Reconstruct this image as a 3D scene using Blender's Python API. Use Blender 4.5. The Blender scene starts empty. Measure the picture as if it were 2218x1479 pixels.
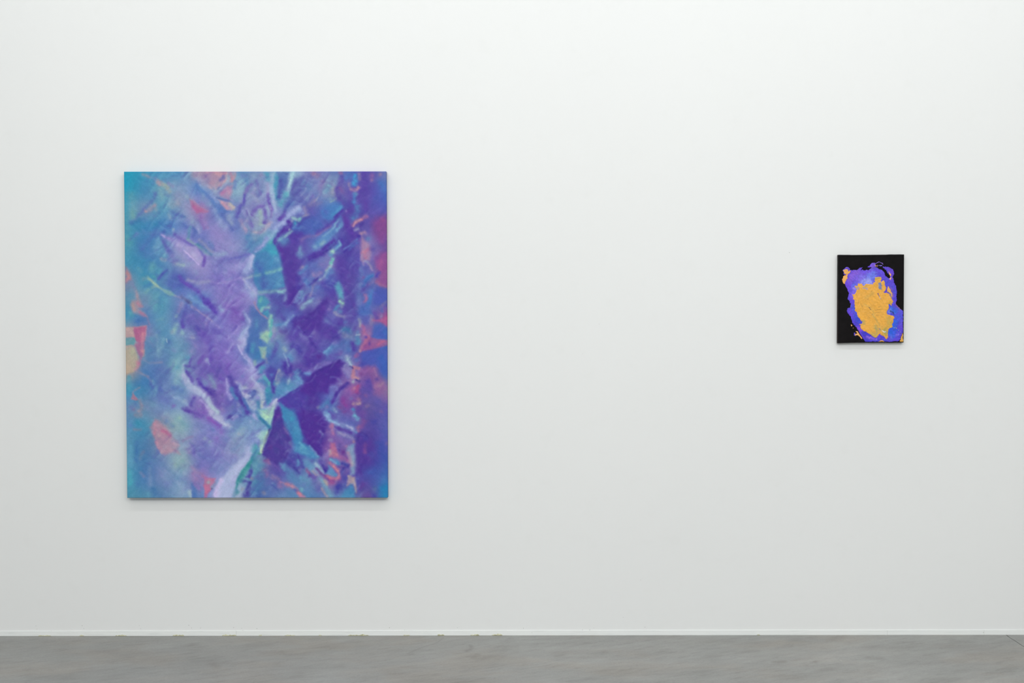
# White gallery wall with two abstract canvases
import numpy as np

def hexlin(h):
    v = np.array([int(h[i:i + 2], 16) for i in (0, 2, 4)], dtype=np.float64) / 255.0
    return v

def srgb2lin(c):
    return np.where(c <= 0.04045, c / 12.92, ((np.maximum(c, 0) + 0.055) / 1.055) ** 2.4)

def cubic_resize(g, ys, xs):
    """Catmull-Rom sampling of grid g (rows, cols, 3) at fractional rows ys, cols xs."""
    def w(t):
        return [(-t ** 3 + 2 * t ** 2 - t) / 2, (3 * t ** 3 - 5 * t ** 2 + 2) / 2,
                (-3 * t ** 3 + 4 * t ** 2 + t) / 2, (t ** 3 - t ** 2) / 2]
    def along(a, p):
        n = a.shape[0]
        i = np.clip(np.floor(p).astype(int), 0, n - 2)
        ws = w(p - i)
        r = 0
        for k in range(4):
            r = r + ws[k][:, None, None] * a[np.clip(i + k - 1, 0, n - 1)]
        return r
    a = along(g, ys)
    return along(a.transpose(1, 0, 2), xs).transpose(1, 0, 2)

def value_noise(X, Y, scale, seed):
    """Smooth lattice noise in -1..1."""
    x = X / scale + 37.0; y = Y / scale + 91.0
    xi = np.floor(x).astype(np.int64); yi = np.floor(y).astype(np.int64)
    fx = x - xi; fy = y - yi
    fx = fx * fx * (3 - 2 * fx); fy = fy * fy * (3 - 2 * fy)
    def h(a, b):
        n = (a * 374761393 + b * 668265263 + seed * 974634211) & 0x7fffffff
        n = ((n ^ (n >> 13)) * 1274126177) & 0x7fffffff
        n = n ^ (n >> 16)
        return (n & 0xffff) / 32767.5 - 1.0
    return (h(xi, yi) * (1 - fx) + h(xi + 1, yi) * fx) * (1 - fy) + (h(xi, yi + 1) * (1 - fx) + h(xi + 1, yi + 1) * fx) * fy

def seg_dist(X, Y, pts):
    d = None
    if len(pts) == 1:
        return np.hypot(X - pts[0][0], Y - pts[0][1])
    for (ax, ay), (bx, by) in zip(pts[:-1], pts[1:]):
        vx, vy = bx - ax, by - ay
        L = vx * vx + vy * vy + 1e-9
        t = np.clip(((X - ax) * vx + (Y - ay) * vy) / L, 0, 1)
        e = np.hypot(X - ax - t * vx, Y - ay - t * vy)
        d = e if d is None else np.minimum(d, e)
    return d

def inside(X, Y, pts):
    r = np.zeros(X.shape, bool)
    n = len(pts)
    for i in range(n):
        ax, ay = pts[i]; bx, by = pts[(i + 1) % n]
        if ay == by:
            continue
        c = (ay > Y) != (by > Y)
        xx = (bx - ax) * (Y - ay) / (by - ay) + ax
        r ^= c & (X < xx)
    return r

def spline(pts):
    """Round a polyline so that brush marks curve."""
    if len(pts) < 3:
        return pts
    out = []
    n = len(pts)
    for i in range(n - 1):
        p0 = pts[max(i - 1, 0)]; p1 = pts[i]; p2 = pts[i + 1]; p3 = pts[min(i + 2, n - 1)]
        for k in range(4):
            t = k / 4
            q = []
            for a, b, c, d in zip(p0, p1, p2, p3):
                q.append(0.5 * (2 * b + (c - a) * t + (2 * a - 5 * b + 4 * c - d) * t * t + (3 * b - a - 3 * c + d) * t ** 3))
            out.append(tuple(q))
    out.append(pts[-1])
    return out

def ops_of(text, tiles):
    """kind width alpha colour x,y x,y ...   in tile pixels; a line with one word switches the tile."""
    tile = None
    for line in text.strip().splitlines():
        for item in line.split(';'):
            f = item.split()
            if not f:
                continue
            if len(f) == 1:
                tile = tiles[f[0]]
                continue
            ox, oy, s = tile
            pts = [tuple(float(v) for v in p.split(',')) for p in f[4:]]
            if f[0] == 'p':
                pts = [(x - 60 * (x <= 0) + 60 * (x >= 1557), y - 60 * (y <= 0) + 60 * (y >= 1479)) for x, y in pts]
            pts = [(ox + x / s, oy + y / s) for x, y in pts]
            yield f[0], float(f[1]) / s, float(f[2]), hexlin(f[3]), pts

def mask_of(kind, w, a, pts, X, Y, wob, soft=1.0):
    """(slice, alpha) of one brush mark on the sample grid X (cols), Y (rows)."""
    xs = [p[0] for p in pts]; ys = [p[1] for p in pts]
    m = 3.2 * w + 5
    c0, c1 = np.searchsorted(X, [min(xs) - m, max(xs) + m])
    r0, r1 = np.searchsorted(Y, [min(ys) - m, max(ys) + m])
    if c1 <= c0 or r1 <= r0:
        return None
    gx, gy = np.meshgrid(X[c0:c1], Y[r0:r1])
    sl = (slice(r0, r1), slice(c0, c1))
    k = min(1.0, 0.12 + w / 9.0)
    gx = gx + wob[0][sl] * k; gy = gy + wob[1][sl] * k
    if kind == 's':
        d = seg_dist(gx, gy, spline(pts))
        return sl, a * np.exp(-(d / w) ** 2)
    d = seg_dist(gx, gy, pts + [pts[0]])
    sd = np.where(inside(gx, gy, pts), d, -d)
    w = w * soft
    t = np.clip(sd / (2 * w) + 0.5, 0, 1)
    return sl, a * t * t * (3 - 2 * t)

WALL_ALB = (0.816, 0.823, 0.820)
BASE_ALB = (0.84, 0.86, 0.85)
FLOOR_ALB = (0.274, 0.272, 0.262)
BIG_GAIN = 1.05
SMALL_GAIN = 1.0
FALL_BIG = 0.26
EXPOSURE = 0.03
LAMP_TINT = (0.987, 1.0, 0.997)
LIGHTS = [
    ('tube_light', -3.8, 4.6, -2.05, 4.6, 50, LAMP_TINT, 0.05, 0.9),
    ('soft_fill_panel', -3.8, 4.6, -4.0, 4.6, 90, LAMP_TINT, 2.4, 0.5),  # added wide emitter, gives the canvas shadows a soft gradient
    ('tube_light', -4.0, 5.0, -7.7, 4.6, 215, LAMP_TINT, 0.08, 0.3),
    ('soft_fill_panel', -4.0, 5.0, -6.8, 4.6, 180, LAMP_TINT, 3.0, 0.25),  # added wide emitter beside the far tube, blurs the dark shadow band
]

GRID_LARGE = """
1f9cbd 3a97bd 5298c0 5a92bf a89ab8 b48fa8 6f95c0 7a90bd 86a8ca 8fb0cc 7676b8 6f80b8 5566b4 5a4fa8 6a78b4
2f9cba 4791b8 6ea0bd 7c98c0 6f8ec6 9a9ec0 88a8c4 8590c0 88a0c8 5d6cae 6f80bc 8088b4 6258ac 5a4aa8 4a68ba
4a9db8 6f90b6 5b98ba 8196c0 a084b8 5f78bb 7884bd 8a8fc2 8c9acb 6a78b8 6060b0 4f78bc 5048a4 5850aa 5256b0
4c97b2 3f86b6 4a80bb 6c86c2 7a80c0 8a86c4 6f80be 8a9abc 7f90c6 4f4aa4 4c60b2 5a6ab6 5648a2 6050a4 7c4690
4b98b2 4880b6 5f8fbd 9a92cc 6f7cc0 8e88c6 8890c6 5d88b8 4f97ba 5445a2 5f68b4 5f7cbc 4f40a0 7a70b2 6a4c9e
4590b2 4488b4 5488b8 8090c0 9a94cc 7f80c2 8484c4 5b80b4 4a8aba 523c9c 5c68b4 7470b4 5040a0 6a64b0 8c4e92
7a88aa 4c94b4 5a86b6 5464b2 7c7cbe 8079c2 8078c2 6878b6 5468ae 5a50a6 5a68b2 5058ae 5848a0 5866b0 7a5898
5a8fae 6f8fb0 5794b4 6c80bb 5f80c0 8079c0 8678c2 8a88c4 5a66ae 50389a 6a74b4 5a4ca4 5450a4 5a68b2 4a58b0
4f92b4 5a80b4 5a92b6 6472b6 6c66b4 7a78c2 7a64b8 5a70b2 5f74b0 5a66b4 523a9a 5c58ac 5a4ea4 5c66b0 8c5090
b59a9e 8680ac 5a8cb4 7290ba 6c68b4 7c72c0 8680c6 6f80b8 7a9ab4 5a4ca6 5a4ca6 54409e 5868a8 86609e 4468b2
b0a298 6a88ac 5c82b0 6a96b6 7872b8 7a68bc 7a76c0 4a80b2 5a7cb4 6a80b6 52409e 5c6cb2 5a66ac 5848a2 4a60b0
b0988f 5c80b0 5c78b0 7ba0bc 6a62b0 6a5ab0 8276c0 8a86c6 5060ac 5a4aa4 4e389a 4c3092 8070ac 7a5098 3a5cae
4a8cb2 4680ae 627cb2 7090ba 8a8cc2 7a66b4 5c5cb0 9498c2 4a80b0 5a82b6 4a3094 5a5cac 8058a0 5c4c9e 86689c
6088b2 6a88ac 6880b4 7c94be 7c66b4 7a6cb4 5c66b0 5a80b4 6c70b4 3f70b0 4c3896 5468ae 6c4c9c 5c5098 5850a2
5a8cb4 4a8aae 8890a8 84a6b4 7c86bc 7c80c0 7090bc 7a98c0 5a90b0 48449c 4c3296 6a5ca8 6068b0 504498 5458a8
5a94b2 4c7ca8 8088a8 8a96b4 7478b6 7e7cbc 8092b8 7a88c0 50409c 4a5aa6 4a3292 7a54a0 6c5ca4 4e3890 4a50a4
5898b4 4878a8 6a84b0 86a4b0 7074b4 7a80bc 8692be 6a98b0 5c4a9c 4c4c9e 5c86b4 8060a4 7c6ca4 4e3a94 3c54a4
4a98b0 4a7aac 6a82b0 7490b8 8878b0 8a90c4 8ca4c4 4f80a8 5a5aa4 5a72ac 6a80b0 7a5a9c 5450a0 4a4a9c 3a66aa
4888a4 5088a8 5a80aa 7a98b8 6480b4 9a9cc8 9cacc6 4a68a4 5a76aa 5a80ae 5078ac 6078ac 5088b0 584890 2a78ac

"""

DATA_LARGE = """
A
s 90 .5 12a0c4 60,120 80,300; s 70 .45 6fa3b4 180,420 200,600 190,780; s 90 .4 4486b8 430,250 420,420 500,480
s 22 .6 c09aa8 370,85 420,100 480,130; s 30 .4 7f86b4 540,150 590,180
s 38 .75 c497a2 640,220 700,260; s 40 .8 a3b0a8 720,270 790,320; s 30 .7 a9a8a4 790,340 840,380; s 30 .6 8a84b4 800,250 880,290
s 60 .5 7fa9b8 660,360 700,450; s 35 .5 5b74b4 580,400 560,500 480,590 380,680 280,800 180,890
s 28 .75 b996a6 420,700 460,700 540,650 590,600; s 25 .5 a0a0ac 600,660 620,690; s 14 .7 d0a4a8 430,705
s 40 .6 4376ac 180,900 250,890 400,850; s 80 .5 3d88b6 250,930 420,960 600,920; s 50 .5 70a5ae 190,740 220,800
s 60 .4 6aa2bc 540,810 620,780; s 110 .35 8aa0c4 950,250 1050,350; s 60 .5 9fa3b0 860,620 950,580; s 90 .35 9598b8 1000,470 950,540
s 30 .6 9cb2c4 1130,480 1180,520
p 14 .9 b06b9e 1170,510 1290,600 1460,720 1400,745 1290,730 1210,640; s 30 .6 bf8aac 1230,560 1330,640 1440,710; s 25 .7 b0669c 1240,650 1290,700 1380,690
s 45 .6 9a80bc 1380,780 1420,880 1460,960; s 25 .6 8a68b2 1360,800 1370,900 1400,980
s 60 .5 b29aac 1230,80 1350,90 1400,130; s 50 .6 7f6fa8 1460,130 1500,220; s 40 .6 a886ac 1540,230; s 50 .6 a6a0c0 1350,180 1420,240 1480,270; s 30 .5 bfa4ac 1540,310
s 60 .55 5680c2 1270,280 1360,340 1450,430 1540,530; s 40 .5 90a4cc 1340,250 1480,370 1550,450; s 50 .4 6f82c4 1300,430 1330,520; s 50 .5 8ea6cc 1400,480 1500,600
s 60 .45 97a2c4 1180,800 1230,900 1280,950; s 40 .4 7a9cbf 1000,700; s 40 .5 8aa4c0 820,780 850,850; s 40 .5 5577b8 900,760 1050,790; s 40 .6 5670b8 1060,930 1090,990
s 70 .5 4f7fbc 760,960 860,940; s 35 .6 5a6cb4 1250,1010 1270,1080 1230,1130; s 25 .6 a0a8d0 1310,1010 1330,1060; s 30 .5 5a96b0 1180,1000 1150,1150
s 40 .65 5068b4 720,1070 700,1080; s 25 .6 5a70b4 140,1180 200,1140 260,1090; s 60 .4 6488bc 300,1100 450,1080 600,1070; s 50 .55 5878ba 470,1190 540,1130 640,1100
s 60 .4 5ba3ae 120,1150 150,1250; s 70 .45 4876b4 350,1330 420,1420; s 60 .35 4880b6 300,1250; s 70 .5 6a98c0 600,1330 680,1260; s 45 .65 6a70bc 720,1210 780,1330 830,1420
p 20 .8 8f8ccb 680,1090 850,1130 1000,1170 1150,1250 1300,1340 1450,1479 1160,1479 1050,1370 900,1250 720,1160; s 60 .7 aaa6d6 980,1260 1100,1350 1230,1450; s 14 .8 b4aae0 690,1110 740,1130; s 30 .5 a292d0 820,1160
s 25 .75 665fb4 920,1090 1000,1150 1150,1240 1260,1330 1380,1440; s 22 .75 86a6b0 1150,1180 1250,1260 1380,1350 1480,1420; s 28 .7 a0a0b4 1340,1200 1380,1240; s 30 .75 a3a8b2 1420,1290 1480,1340 1540,1390; s 20 .7 4a7aac 1300,1270 1400,1340 1540,1430
s 20 .7 a0b4c4 900,1030; s 7 .8 c8b8e6 1070,1370 1130,1420 1180,1465
B
s 60 .5 b49aa8 60,200 150,260; s 70 .55 a888ac 40,130 100,170; s 35 .75 d09aa6 140,70 220,80 300,60; s 30 .7 6d6fae 250,120 200,180; s 35 .8 d79fa8 200,270 250,210 300,150
s 28 .9 c9798f 380,80 400,140 420,180; s 30 .8 d39aa4 440,70 430,150 400,205; s 35 .6 9fb0c4 340,120 330,180; s 24 .8 7a82bd 200,400 260,310 330,260 380,240; s 22 .6 9fb4cc 120,380 230,300 320,240
p 16 .85 b284b0 220,410 330,290 430,270 400,420 350,530 270,480; s 40 .6 c296b2 330,330 370,400; s 25 .7 b576a6 230,420 280,370; s 50 .4 a8a0b8 350,470
s 14 .7 5f6cae 160,480 250,510 360,555; p 10 .9 c2a0b6 165,510 350,560 460,640 400,700 310,690; s 35 .8 b8b4b0 370,600 430,660; s 25 .7 c994a8 230,560 300,670
s 55 .65 5f80c0 0,430 80,560 180,680 250,770; s 45 .7 5a6cb4 260,770 330,880 400,1010; s 45 .6 92a4d2 60,430 150,540; s 60 .5 93a8d0 100,700 200,860 300,980; s 50 .55 9aaac4 340,790 400,900; s 50 .4 8fb4cc 400,760
s 35 .6 6580bc 460,200 460,330; s 60 .6 92b4cc 520,160 560,280 520,380; s 35 .75 5f5cb2 610,430 600,560 530,650 510,790; s 22 .7 7c68b4 700,300 620,400
s 25 .6 6a80ba 570,100 600,80; s 45 .5 5c8aba 660,180 680,260; s 40 .6 7468b4 740,270 660,340; s 30 .5 5c6cae 820,200 840,260; s 30 .5 6478b6 900,370 860,440; s 40 .5 9aa0c4 760,420 850,530; s 60 .4 93b0c8 780,110; s 40 .4 a090b4 900,120
s 28 .75 6f5cb2 740,760 790,680 880,630 960,620; s 40 .6 8fa9c2 830,780 880,700; s 50 .6 a0b8b8 900,720 900,900; s 38 .75 6a5cae 970,690 990,800 970,880; s 25 .5 98a8c4 1020,640 1040,760
s 30 .65 bb9ebc 560,850 600,980 640,1040; s 30 .7 c4a8bc 800,1060 900,1060 960,1010 1020,920; s 30 .5 a494c2 640,860; s 50 .5 7470b8 700,900 760,980; s 25 .4 9ea4cc 640,720 700,800
s 50 .7 4f9abb 1000,90 1020,170; s 40 .7 9ab8d2 1110,80 1090,200 1110,400 1150,560; s 50 .75 a3b8da 1090,330 1130,520; s 22 .85 6a52b0 1020,430 1050,570 1080,680; s 30 .5 a898c8 1010,250 1020,400
p 18 .85 5570b2 1170,50 1370,50 1340,250 1270,400 1200,560 1160,420 1150,200; s 30 .8 4a9ab8 1160,140 1150,300 1170,500; s 30 .7 4c54a6 1230,200 1210,400 1200,480
s 40 .85 9ec0d6 1440,70 1390,180 1370,320 1350,420; s 60 .7 55a0ba 1330,430 1290,520 1240,600; p 20 .7 5f63ae 1470,160 1557,120 1557,480 1450,480 1400,400; s 25 .6 5a54a8 1490,200 1430,350
s 60 .7 4c5aac 1380,580 1340,680; s 40 .7 5b4cac 1320,740 1250,790 1200,840; s 60 .5 5478b6 1420,560; s 60 .75 94a4d6 1540,650 1400,760 1250,890 1120,1000; s 50 .7 8fb2d2 1130,1050 1050,1130; s 40 .5 7884c0 1190,660 1240,720
s 38 .85 9cc4c8 1440,830 1530,840; s 50 .8 4a98be 1460,920; s 20 .7 b0d0cc 1400,870; s 45 .9 543ea2 1360,880 1370,960 1270,1050 1180,1150 1130,1230; s 45 .8 4f6fb8 1450,1000 1530,980
s 32 .8 84b0c0 1400,1060 1310,1140; s 14 .7 b0c8c8 1370,1020; s 45 .7 5c88be 1230,1190 1330,1200; s 20 .8 84b0c8 1200,1200 1260,1160; s 90 .7 543ca2 1450,1160 1557,1120; s 60 .8 553a9e 1180,1260 1240,1380 1300,1479
p 22 .9 4496bc 1020,1230 1110,1240 1170,1400 1200,1479 780,1479 900,1370; s 40 .6 5ab4b8 1060,1220; s 60 .5 4f80b6 950,1420; s 45 .7 929ad2 1000,1160 900,1290 800,1380; s 60 .6 5888ba 690,1130 730,1250 740,1370; s 30 .5 84a0bc 800,1180
s 60 .4 9a92cc 80,1180 130,1310; s 45 .5 5f80ba 30,1230 70,1330; s 7 .9 3a5a9c 15,1232
C
s 50 .5 a688a8 250,70 330,120; s 60 .4 6488b8 100,240 200,320; s 50 .5 8a74b4 420,230 380,320; s 22 .7 bb6f92 720,60 750,50; s 24 .6 c08894 270,75
s 45 .65 7ea4c0 680,120 620,230; s 40 .6 9ba4b4 590,330 600,430; s 50 .6 6e9ec2 470,380 530,300; s 30 .5 7d9bb8 560,520; s 10 .6 90b0b4 560,560 610,530 650,490
s 40 .35 8aa0c4 100,420 180,520; s 40 .35 8a7cb8 250,450; s 50 .6 8fa4d4 20,640 60,730; s 25 .6 a098b4 120,650 140,760; s 20 .6 a4a0b0 100,800 180,770; s 30 .35 7f78a8 200,640 400,560; s 40 .8 7cc0c0 30,840
s 55 .7 5a4aa6 740,120 690,260 670,380 700,500 740,600; s 40 .5 7a58a2 720,320 760,380; s 50 .6 5078be 820,140 880,110
s 50 .85 4490cc 970,130 980,250; s 40 .7 4a90c8 970,430 960,560; s 25 .85 c89aa8 920,345 1000,350 1035,310; s 20 .6 a48fa8 880,240 900,320; s 25 .6 a890a8 1045,90 1055,180; s 40 .6 6e98bc 1000,420
s 60 .6 5788be 1030,640 1000,740 950,830; s 40 .6 6a80b8 900,890; s 60 .8 5844a4 1140,80 1130,300 1120,500 1180,700; s 35 .6 8c62a4 1260,90 1250,180; s 20 .5 c090a0 1255,195; s 25 .6 b08898 1400,90; s 60 .6 4470bc 1400,240 1450,330; s 80 .5 5058b0 1330,500
p 20 .7 4a7cc0 400,700 620,570 720,560 760,670 650,780 530,880 440,860; s 40 .7 4c90c4 600,760 720,640; s 50 .6 4c60b2 480,720; s 35 .85 5040a2 760,700 640,800; s 30 .6 4c70b8 640,830; s 60 .6 5648a4 460,880 520,940; s 50 .5 5c3ca0 830,700 900,690
p 25 .6 4a64b4 0,960 150,840 330,800 430,900 400,1000 280,1080 100,1060 0,1060; s 25 .8 5442a4 740,760 600,880 450,990 320,1080; s 16 .6 a07cae 560,960 420,1050 300,1120
p 22 .75 5a8ac2 740,790 790,900 700,1010 560,1150 450,1260 290,1370 250,1300 330,1180 500,1050 640,930; s 18 .8 7fa6cc 700,860 640,920; s 22 .7 604ea8 720,880 680,950; s 30 .7 72a0cc 760,930 680,1020; s 40 .7 86a8be 400,1270 440,1220; s 40 .5 80a0c4 300,1310
s 30 .6 7f6aaa 60,1200 150,1140 250,1130; s 45 .8 4e3aa0 600,1200 480,1330 330,1430 200,1479; s 60 .8 5238a0 860,900 900,1050 1000,1120; s 60 .8 5038a0 760,1180 760,1270; s 50 .7 553c9e 780,780 840,900
s 25 .7 4f88c0 720,1240 660,1320; s 20 .85 a8c8c8 590,1380 600,1400; s 35 .7 5f98c4 570,1440; s 35 .6 5070ba 880,1330 1000,1240; s 40 .5 7670b4 480,1440; s 50 .7 6f90bc 30,1320 60,1440
s 40 .75 a86a98 960,940 1040,860 1180,800; s 30 .6 c48098 1010,880 1080,850; s 20 .8 4f3898 1090,930; s 40 .6 7a78b4 1020,1010; s 25 .7 c496a4 1080,1090 1150,1070
p 15 .75 b88aa6 1080,1140 1200,1250 1260,1340 1220,1479 1060,1479 1070,1300; s 35 .6 b86c94 1190,1360 1090,1420; s 50 .5 5a84b4 1200,1150; s 40 .5 5c50a6 1210,1000
p 35 .85 84448e 1330,830 1490,800 1490,1300 1360,1250 1300,1100 1290,900; s 50 .6 8c4a8c 1440,880; s 50 .5 5a4aa4 1260,1350; s 45 .7 8a4c94 1470,1430
D
p 16 .9 b87f8c 90,290 150,380 185,500 100,550 85,540; s 25 .5 c8928e 110,400 140,470; s 20 .6 6c8bac 95,450; s 40 .6 7a88ae 180,540 220,620; s 30 .5 9d90a6 250,680 290,780
p 16 .9 a893a0 270,690 330,830 370,950 310,990 400,1060 440,1120 330,1090 200,1060 170,920 190,850 270,830; s 30 .75 b97892 290,900 340,950; s 22 .8 b8709a 330,1050 400,1100; s 25 .6 c0988f 210,900 220,1000; s 12 .6 987ba4 440,1130 480,1250
s 70 .65 4a76b2 330,1170 290,1210; s 40 .5 5fa2ac 150,1050 180,1100; s 40 .4 4a8cb0 150,750
p 10 .95 b6929e 90,1320 230,1310 440,1270 430,1479 90,1479; p 14 .9 a8648f 215,1350 330,1310 430,1290 400,1479 230,1479; s 30 .6 b8809c 400,1320 380,1450; s 50 .6 a05f94 290,1400
s 90 .4 3f8cb4 350,200 300,300; p 20 .55 66a2ae 500,220 560,200 600,280 560,380 500,380 470,320; s 60 .5 52a0b4 640,330; s 30 .4 6fa2b0 290,320 340,350
s 45 .5 4480b2 430,600 500,560; s 22 .85 90b6aa 470,480 530,520 600,590; s 16 .85 8fb0ae 600,590 680,650; p 10 .85 80aab0 670,640 850,690 940,770 830,775 740,720; s 18 .7 88aaae 590,590 540,630; s 22 .6 78a8b0 480,670 430,720; s 40 .5 7498ac 360,480 450,470; s 25 .6 52a6b0 560,440 600,480
s 30 .6 5260b0 780,350 700,410 650,480; s 70 .55 5264b4 900,430 850,540 950,600; s 60 .5 5c7abe 950,640 1150,740; s 55 .6 6a90c6 1150,780 1320,880 1480,1020
s 40 .8 5e52b4 1000,450 1150,590 1300,700 1400,820 1500,950; s 45 .7 5a44ae 1420,850 1540,980
s 90 .4 8c84c4 1380,650; s 30 .6 a0a4c4 1140,500 1200,540 1330,560 1500,530; s 60 .4 8a9cc6 1270,390; s 45 .5 7c74bc 1370,200 1430,130; s 30 .6 6a50b0 1420,120 1390,240
p 10 .85 a49cd0 1080,0 1280,0 1400,120 1360,220 1330,240 1180,100; s 30 .5 b4b0da 1230,60 1300,150; s 7 .8 c4b4e6 1080,0 1130,60 1200,120 1290,210 1320,240
s 35 .7 90a4bc 680,140 760,170; s 35 .75 94aac0 920,230 1000,250 1060,240; s 40 .5 86a0c4 1150,240; s 70 .5 7470b8 860,130 900,200; s 60 .5 5080ba 550,80 480,40; s 45 .5 74a8c4 740,80
s 18 .6 5a5a90 1030,790 1120,860 1180,900; s 18 .6 6a7094 1150,850 1190,880; s 14 .6 9a94bc 930,770 1010,800; s 25 .6 9a92bc 1200,950 1260,980; s 14 .7 a090bc 1290,1010 1390,1080 1480,1150 1540,1200
s 30 .6 9088b8 1030,900 980,1040; s 40 .5 80a0b4 940,1120; s 25 .6 5058ac 1120,960 1080,1050; s 40 .7 5a52ac 1080,1080 1040,1200 1060,1290; s 70 .5 6858b2 1180,1150 1150,1220; s 60 .5 5c50ac 1290,1320 1400,1440; s 40 .5 8f80c0 1440,1230
s 50 .7 8ab0b8 920,1280 880,1380; s 30 .6 94acb8 1040,1400; s 60 .5 8494c0 1220,1430; s 60 .45 62a0b4 590,950 600,1020; s 40 .4 508ab4 680,800 670,900; s 60 .4 5c9ab8 760,860; s 25 .5 78a4b4 620,1190 700,1160; s 40 .4 5878b4 650,1380; s 30 .5 80a4b8 620,1440
E
s 60 .5 8fa4c8 130,90 250,60; s 70 .55 6e70bc 300,160 480,140 640,100; s 60 .55 8f88cc 330,300; s 80 .5 9490cf 560,300
p 18 .85 9aa6d6 740,80 770,180 740,350 660,430 590,380 560,300 650,200; s 25 .7 a8b4da 745,130 730,260
p 12 .9 4a82b6 790,50 1000,30 1200,80 1260,300 1300,620 1150,660 850,690 780,540 770,400 790,250; s 70 .7 4568b0 850,250 900,350; s 70 .75 4860aa 950,500 950,600; s 70 .6 5c94be 1180,560 1200,470; s 60 .7 4a90be 1080,220 1100,120; s 30 .6 6c9cc6 1110,110 1190,200 1230,290; s 60 .7 44a4c0 1080,40 1130,30
s 24 .85 7cb4b8 1240,315 1130,345 1000,380; s 24 .6 7aa4b4 880,420 720,445; s 24 .7 a0a8cc 720,460 600,480; s 16 .7 9a8ccc 570,470 400,520 200,550 80,540
p 20 .8 94a2d2 630,500 720,520 790,600 850,700 810,780 740,840 680,760 620,640; s 35 .6 a0b0d2 760,720 800,760; s 30 .75 72a4b4 870,710 1000,700 1150,680; s 45 .8 84aec4 1200,690 1290,680; s 40 .6 7a96c4 1330,760 1310,850
p 22 .92 523a9c 1190,0 1400,0 1420,200 1557,560 1557,600 1470,800 1420,900 1350,960 1340,800 1340,600 1260,260; s 40 .7 4a3298 1440,650 1430,800 1380,880; s 60 .75 5452a6 1090,780 1150,850 1250,950; s 70 .7 544aa4 1200,1050 1280,1150; s 60 .6 5a5aac 1400,980
p 14 .85 4a92b2 840,760 960,760 1050,880 1000,940 900,1020 830,940; s 22 .75 74b4b0 920,820 880,860; s 24 .85 88bab8 905,1020 950,960 1040,960; p 10 .85 4690b4 940,1030 1020,1000 1040,1060 1000,1140 930,1080; s 35 .85 8ac0b8 1060,1100 1040,1200 1040,1280; s 20 .8 5ab4b4 1080,1180 1075,1330 1060,1450
p 20 .75 5070ae 720,960 780,960 900,1110 1000,1170 1010,1290 900,1400 850,1479 640,1479 700,1300 710,1100; s 12 .8 b08a9c 780,880 830,990 900,1080 1000,1150; s 40 .6 5a8cb8 820,1190 810,1330; s 40 .6 8ab8b8 900,1420; s 50 .85 9cc4b4 1000,1420
s 45 .7 949ed0 620,1050 680,1170 690,1230; s 50 .75 98a8d4 650,1290 590,1400 560,1479; s 50 .85 5c46b0 0,850 60,940 120,1050; s 30 .8 7a5ab6 430,980 520,1080 590,1160; s 50 .5 7868bc 260,1110; s 45 .5 8ea0cc 200,960 230,1020; s 40 .5 8c78c4 350,920; s 60 .4 7a68be 180,450 100,420; s 30 .5 98a0cc 290,370
s 20 .5 988ccb 0,1160 100,1240 200,1320; s 50 .6 6a60b6 100,1350 220,1430; s 25 .6 6e5cb4 470,1300 410,1390; s 30 .6 9890ce 500,1330 430,1400; s 40 .6 9088cc 560,1100
s 40 .6 5a8cc0 1150,1270 1290,1250; s 22 .75 80a4cc 1310,1260 1360,1190 1460,1110; s 40 .6 7898cc 1510,800 1500,860; s 45 .4 7068b0 1540,930; s 90 .7 50389c 1480,1230 1557,1200; s 30 .6 9a98bc 1110,1330 1120,1440; s 40 .6 6484bc 1250,1330; s 60 .5 5c489e 1230,1370 1320,1400
F
s 60 .5 6a98c4 50,80; s 45 .8 4e3a9e 480,40 350,100 200,160; s 35 .8 98c4c0 590,20; s 35 .85 70b4b8 600,150 570,230; s 35 .75 94a4b8 540,290 500,350; s 14 .8 9cc0d0 580,260 520,350 450,450; s 30 .75 7aa0cc 470,460 380,510; s 50 .6 5f88c0 580,370 500,420
s 60 .5 7c70b4 400,230; s 55 .65 9080b4 270,400 380,410; s 20 .6 4a3e90 330,480 260,590; s 40 .6 5c84c0 60,370 150,290; s 60 .4 584aa6 100,190; s 30 .6 9890b4 80,290
s 50 .6 5578be 150,500 200,580; s 50 .7 4c40a2 20,620 20,480; s 35 .5 8a80b4 260,620 310,560; s 40 .6 5c78be 350,620; s 45 .7 6e9cc4 60,720 40,800; s 40 .5 9088b0 210,760; s 40 .6 524aa6 120,850; s 60 .75 5044a4 420,560 560,690; s 50 .6 5a5cb0 250,800 350,740
s 50 .75 84a0bc 200,880 130,930 80,990; s 30 .5 8c88ba 340,860; p 25 .92 4f3498 480,800 530,880 500,1000 430,1150 400,1330 150,1400 0,1300 0,1200 180,1090 350,930
p 18 .85 5aa2bc 690,520 740,600 790,720 780,820 700,800 660,700 630,600; s 40 .8 8cb8b4 720,850 760,900; s 30 .6 8898b8 750,950; s 35 .75 4f80b4 690,940 650,1000; s 40 .7 5c84b4 720,1040; s 25 .6 9a9cb4 640,1050 700,1110 780,1120; s 40 .5 7a6cb0 560,1000; s 50 .6 6a74b8 480,1200; s 40 .75 523e9e 730,1200 700,1240; s 35 .6 5878b2 800,1210; s 45 .85 3f70a4 760,1350 870,1350
p 30 .8 523c9e 650,100 780,130 820,300 800,500 700,470 660,300; s 50 .6 5a58aa 860,250 930,130; s 60 .7 54429e 850,600 900,750 930,900 960,1080; s 40 .5 5a60ac 860,450; s 50 .6 50409e 1010,300
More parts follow.
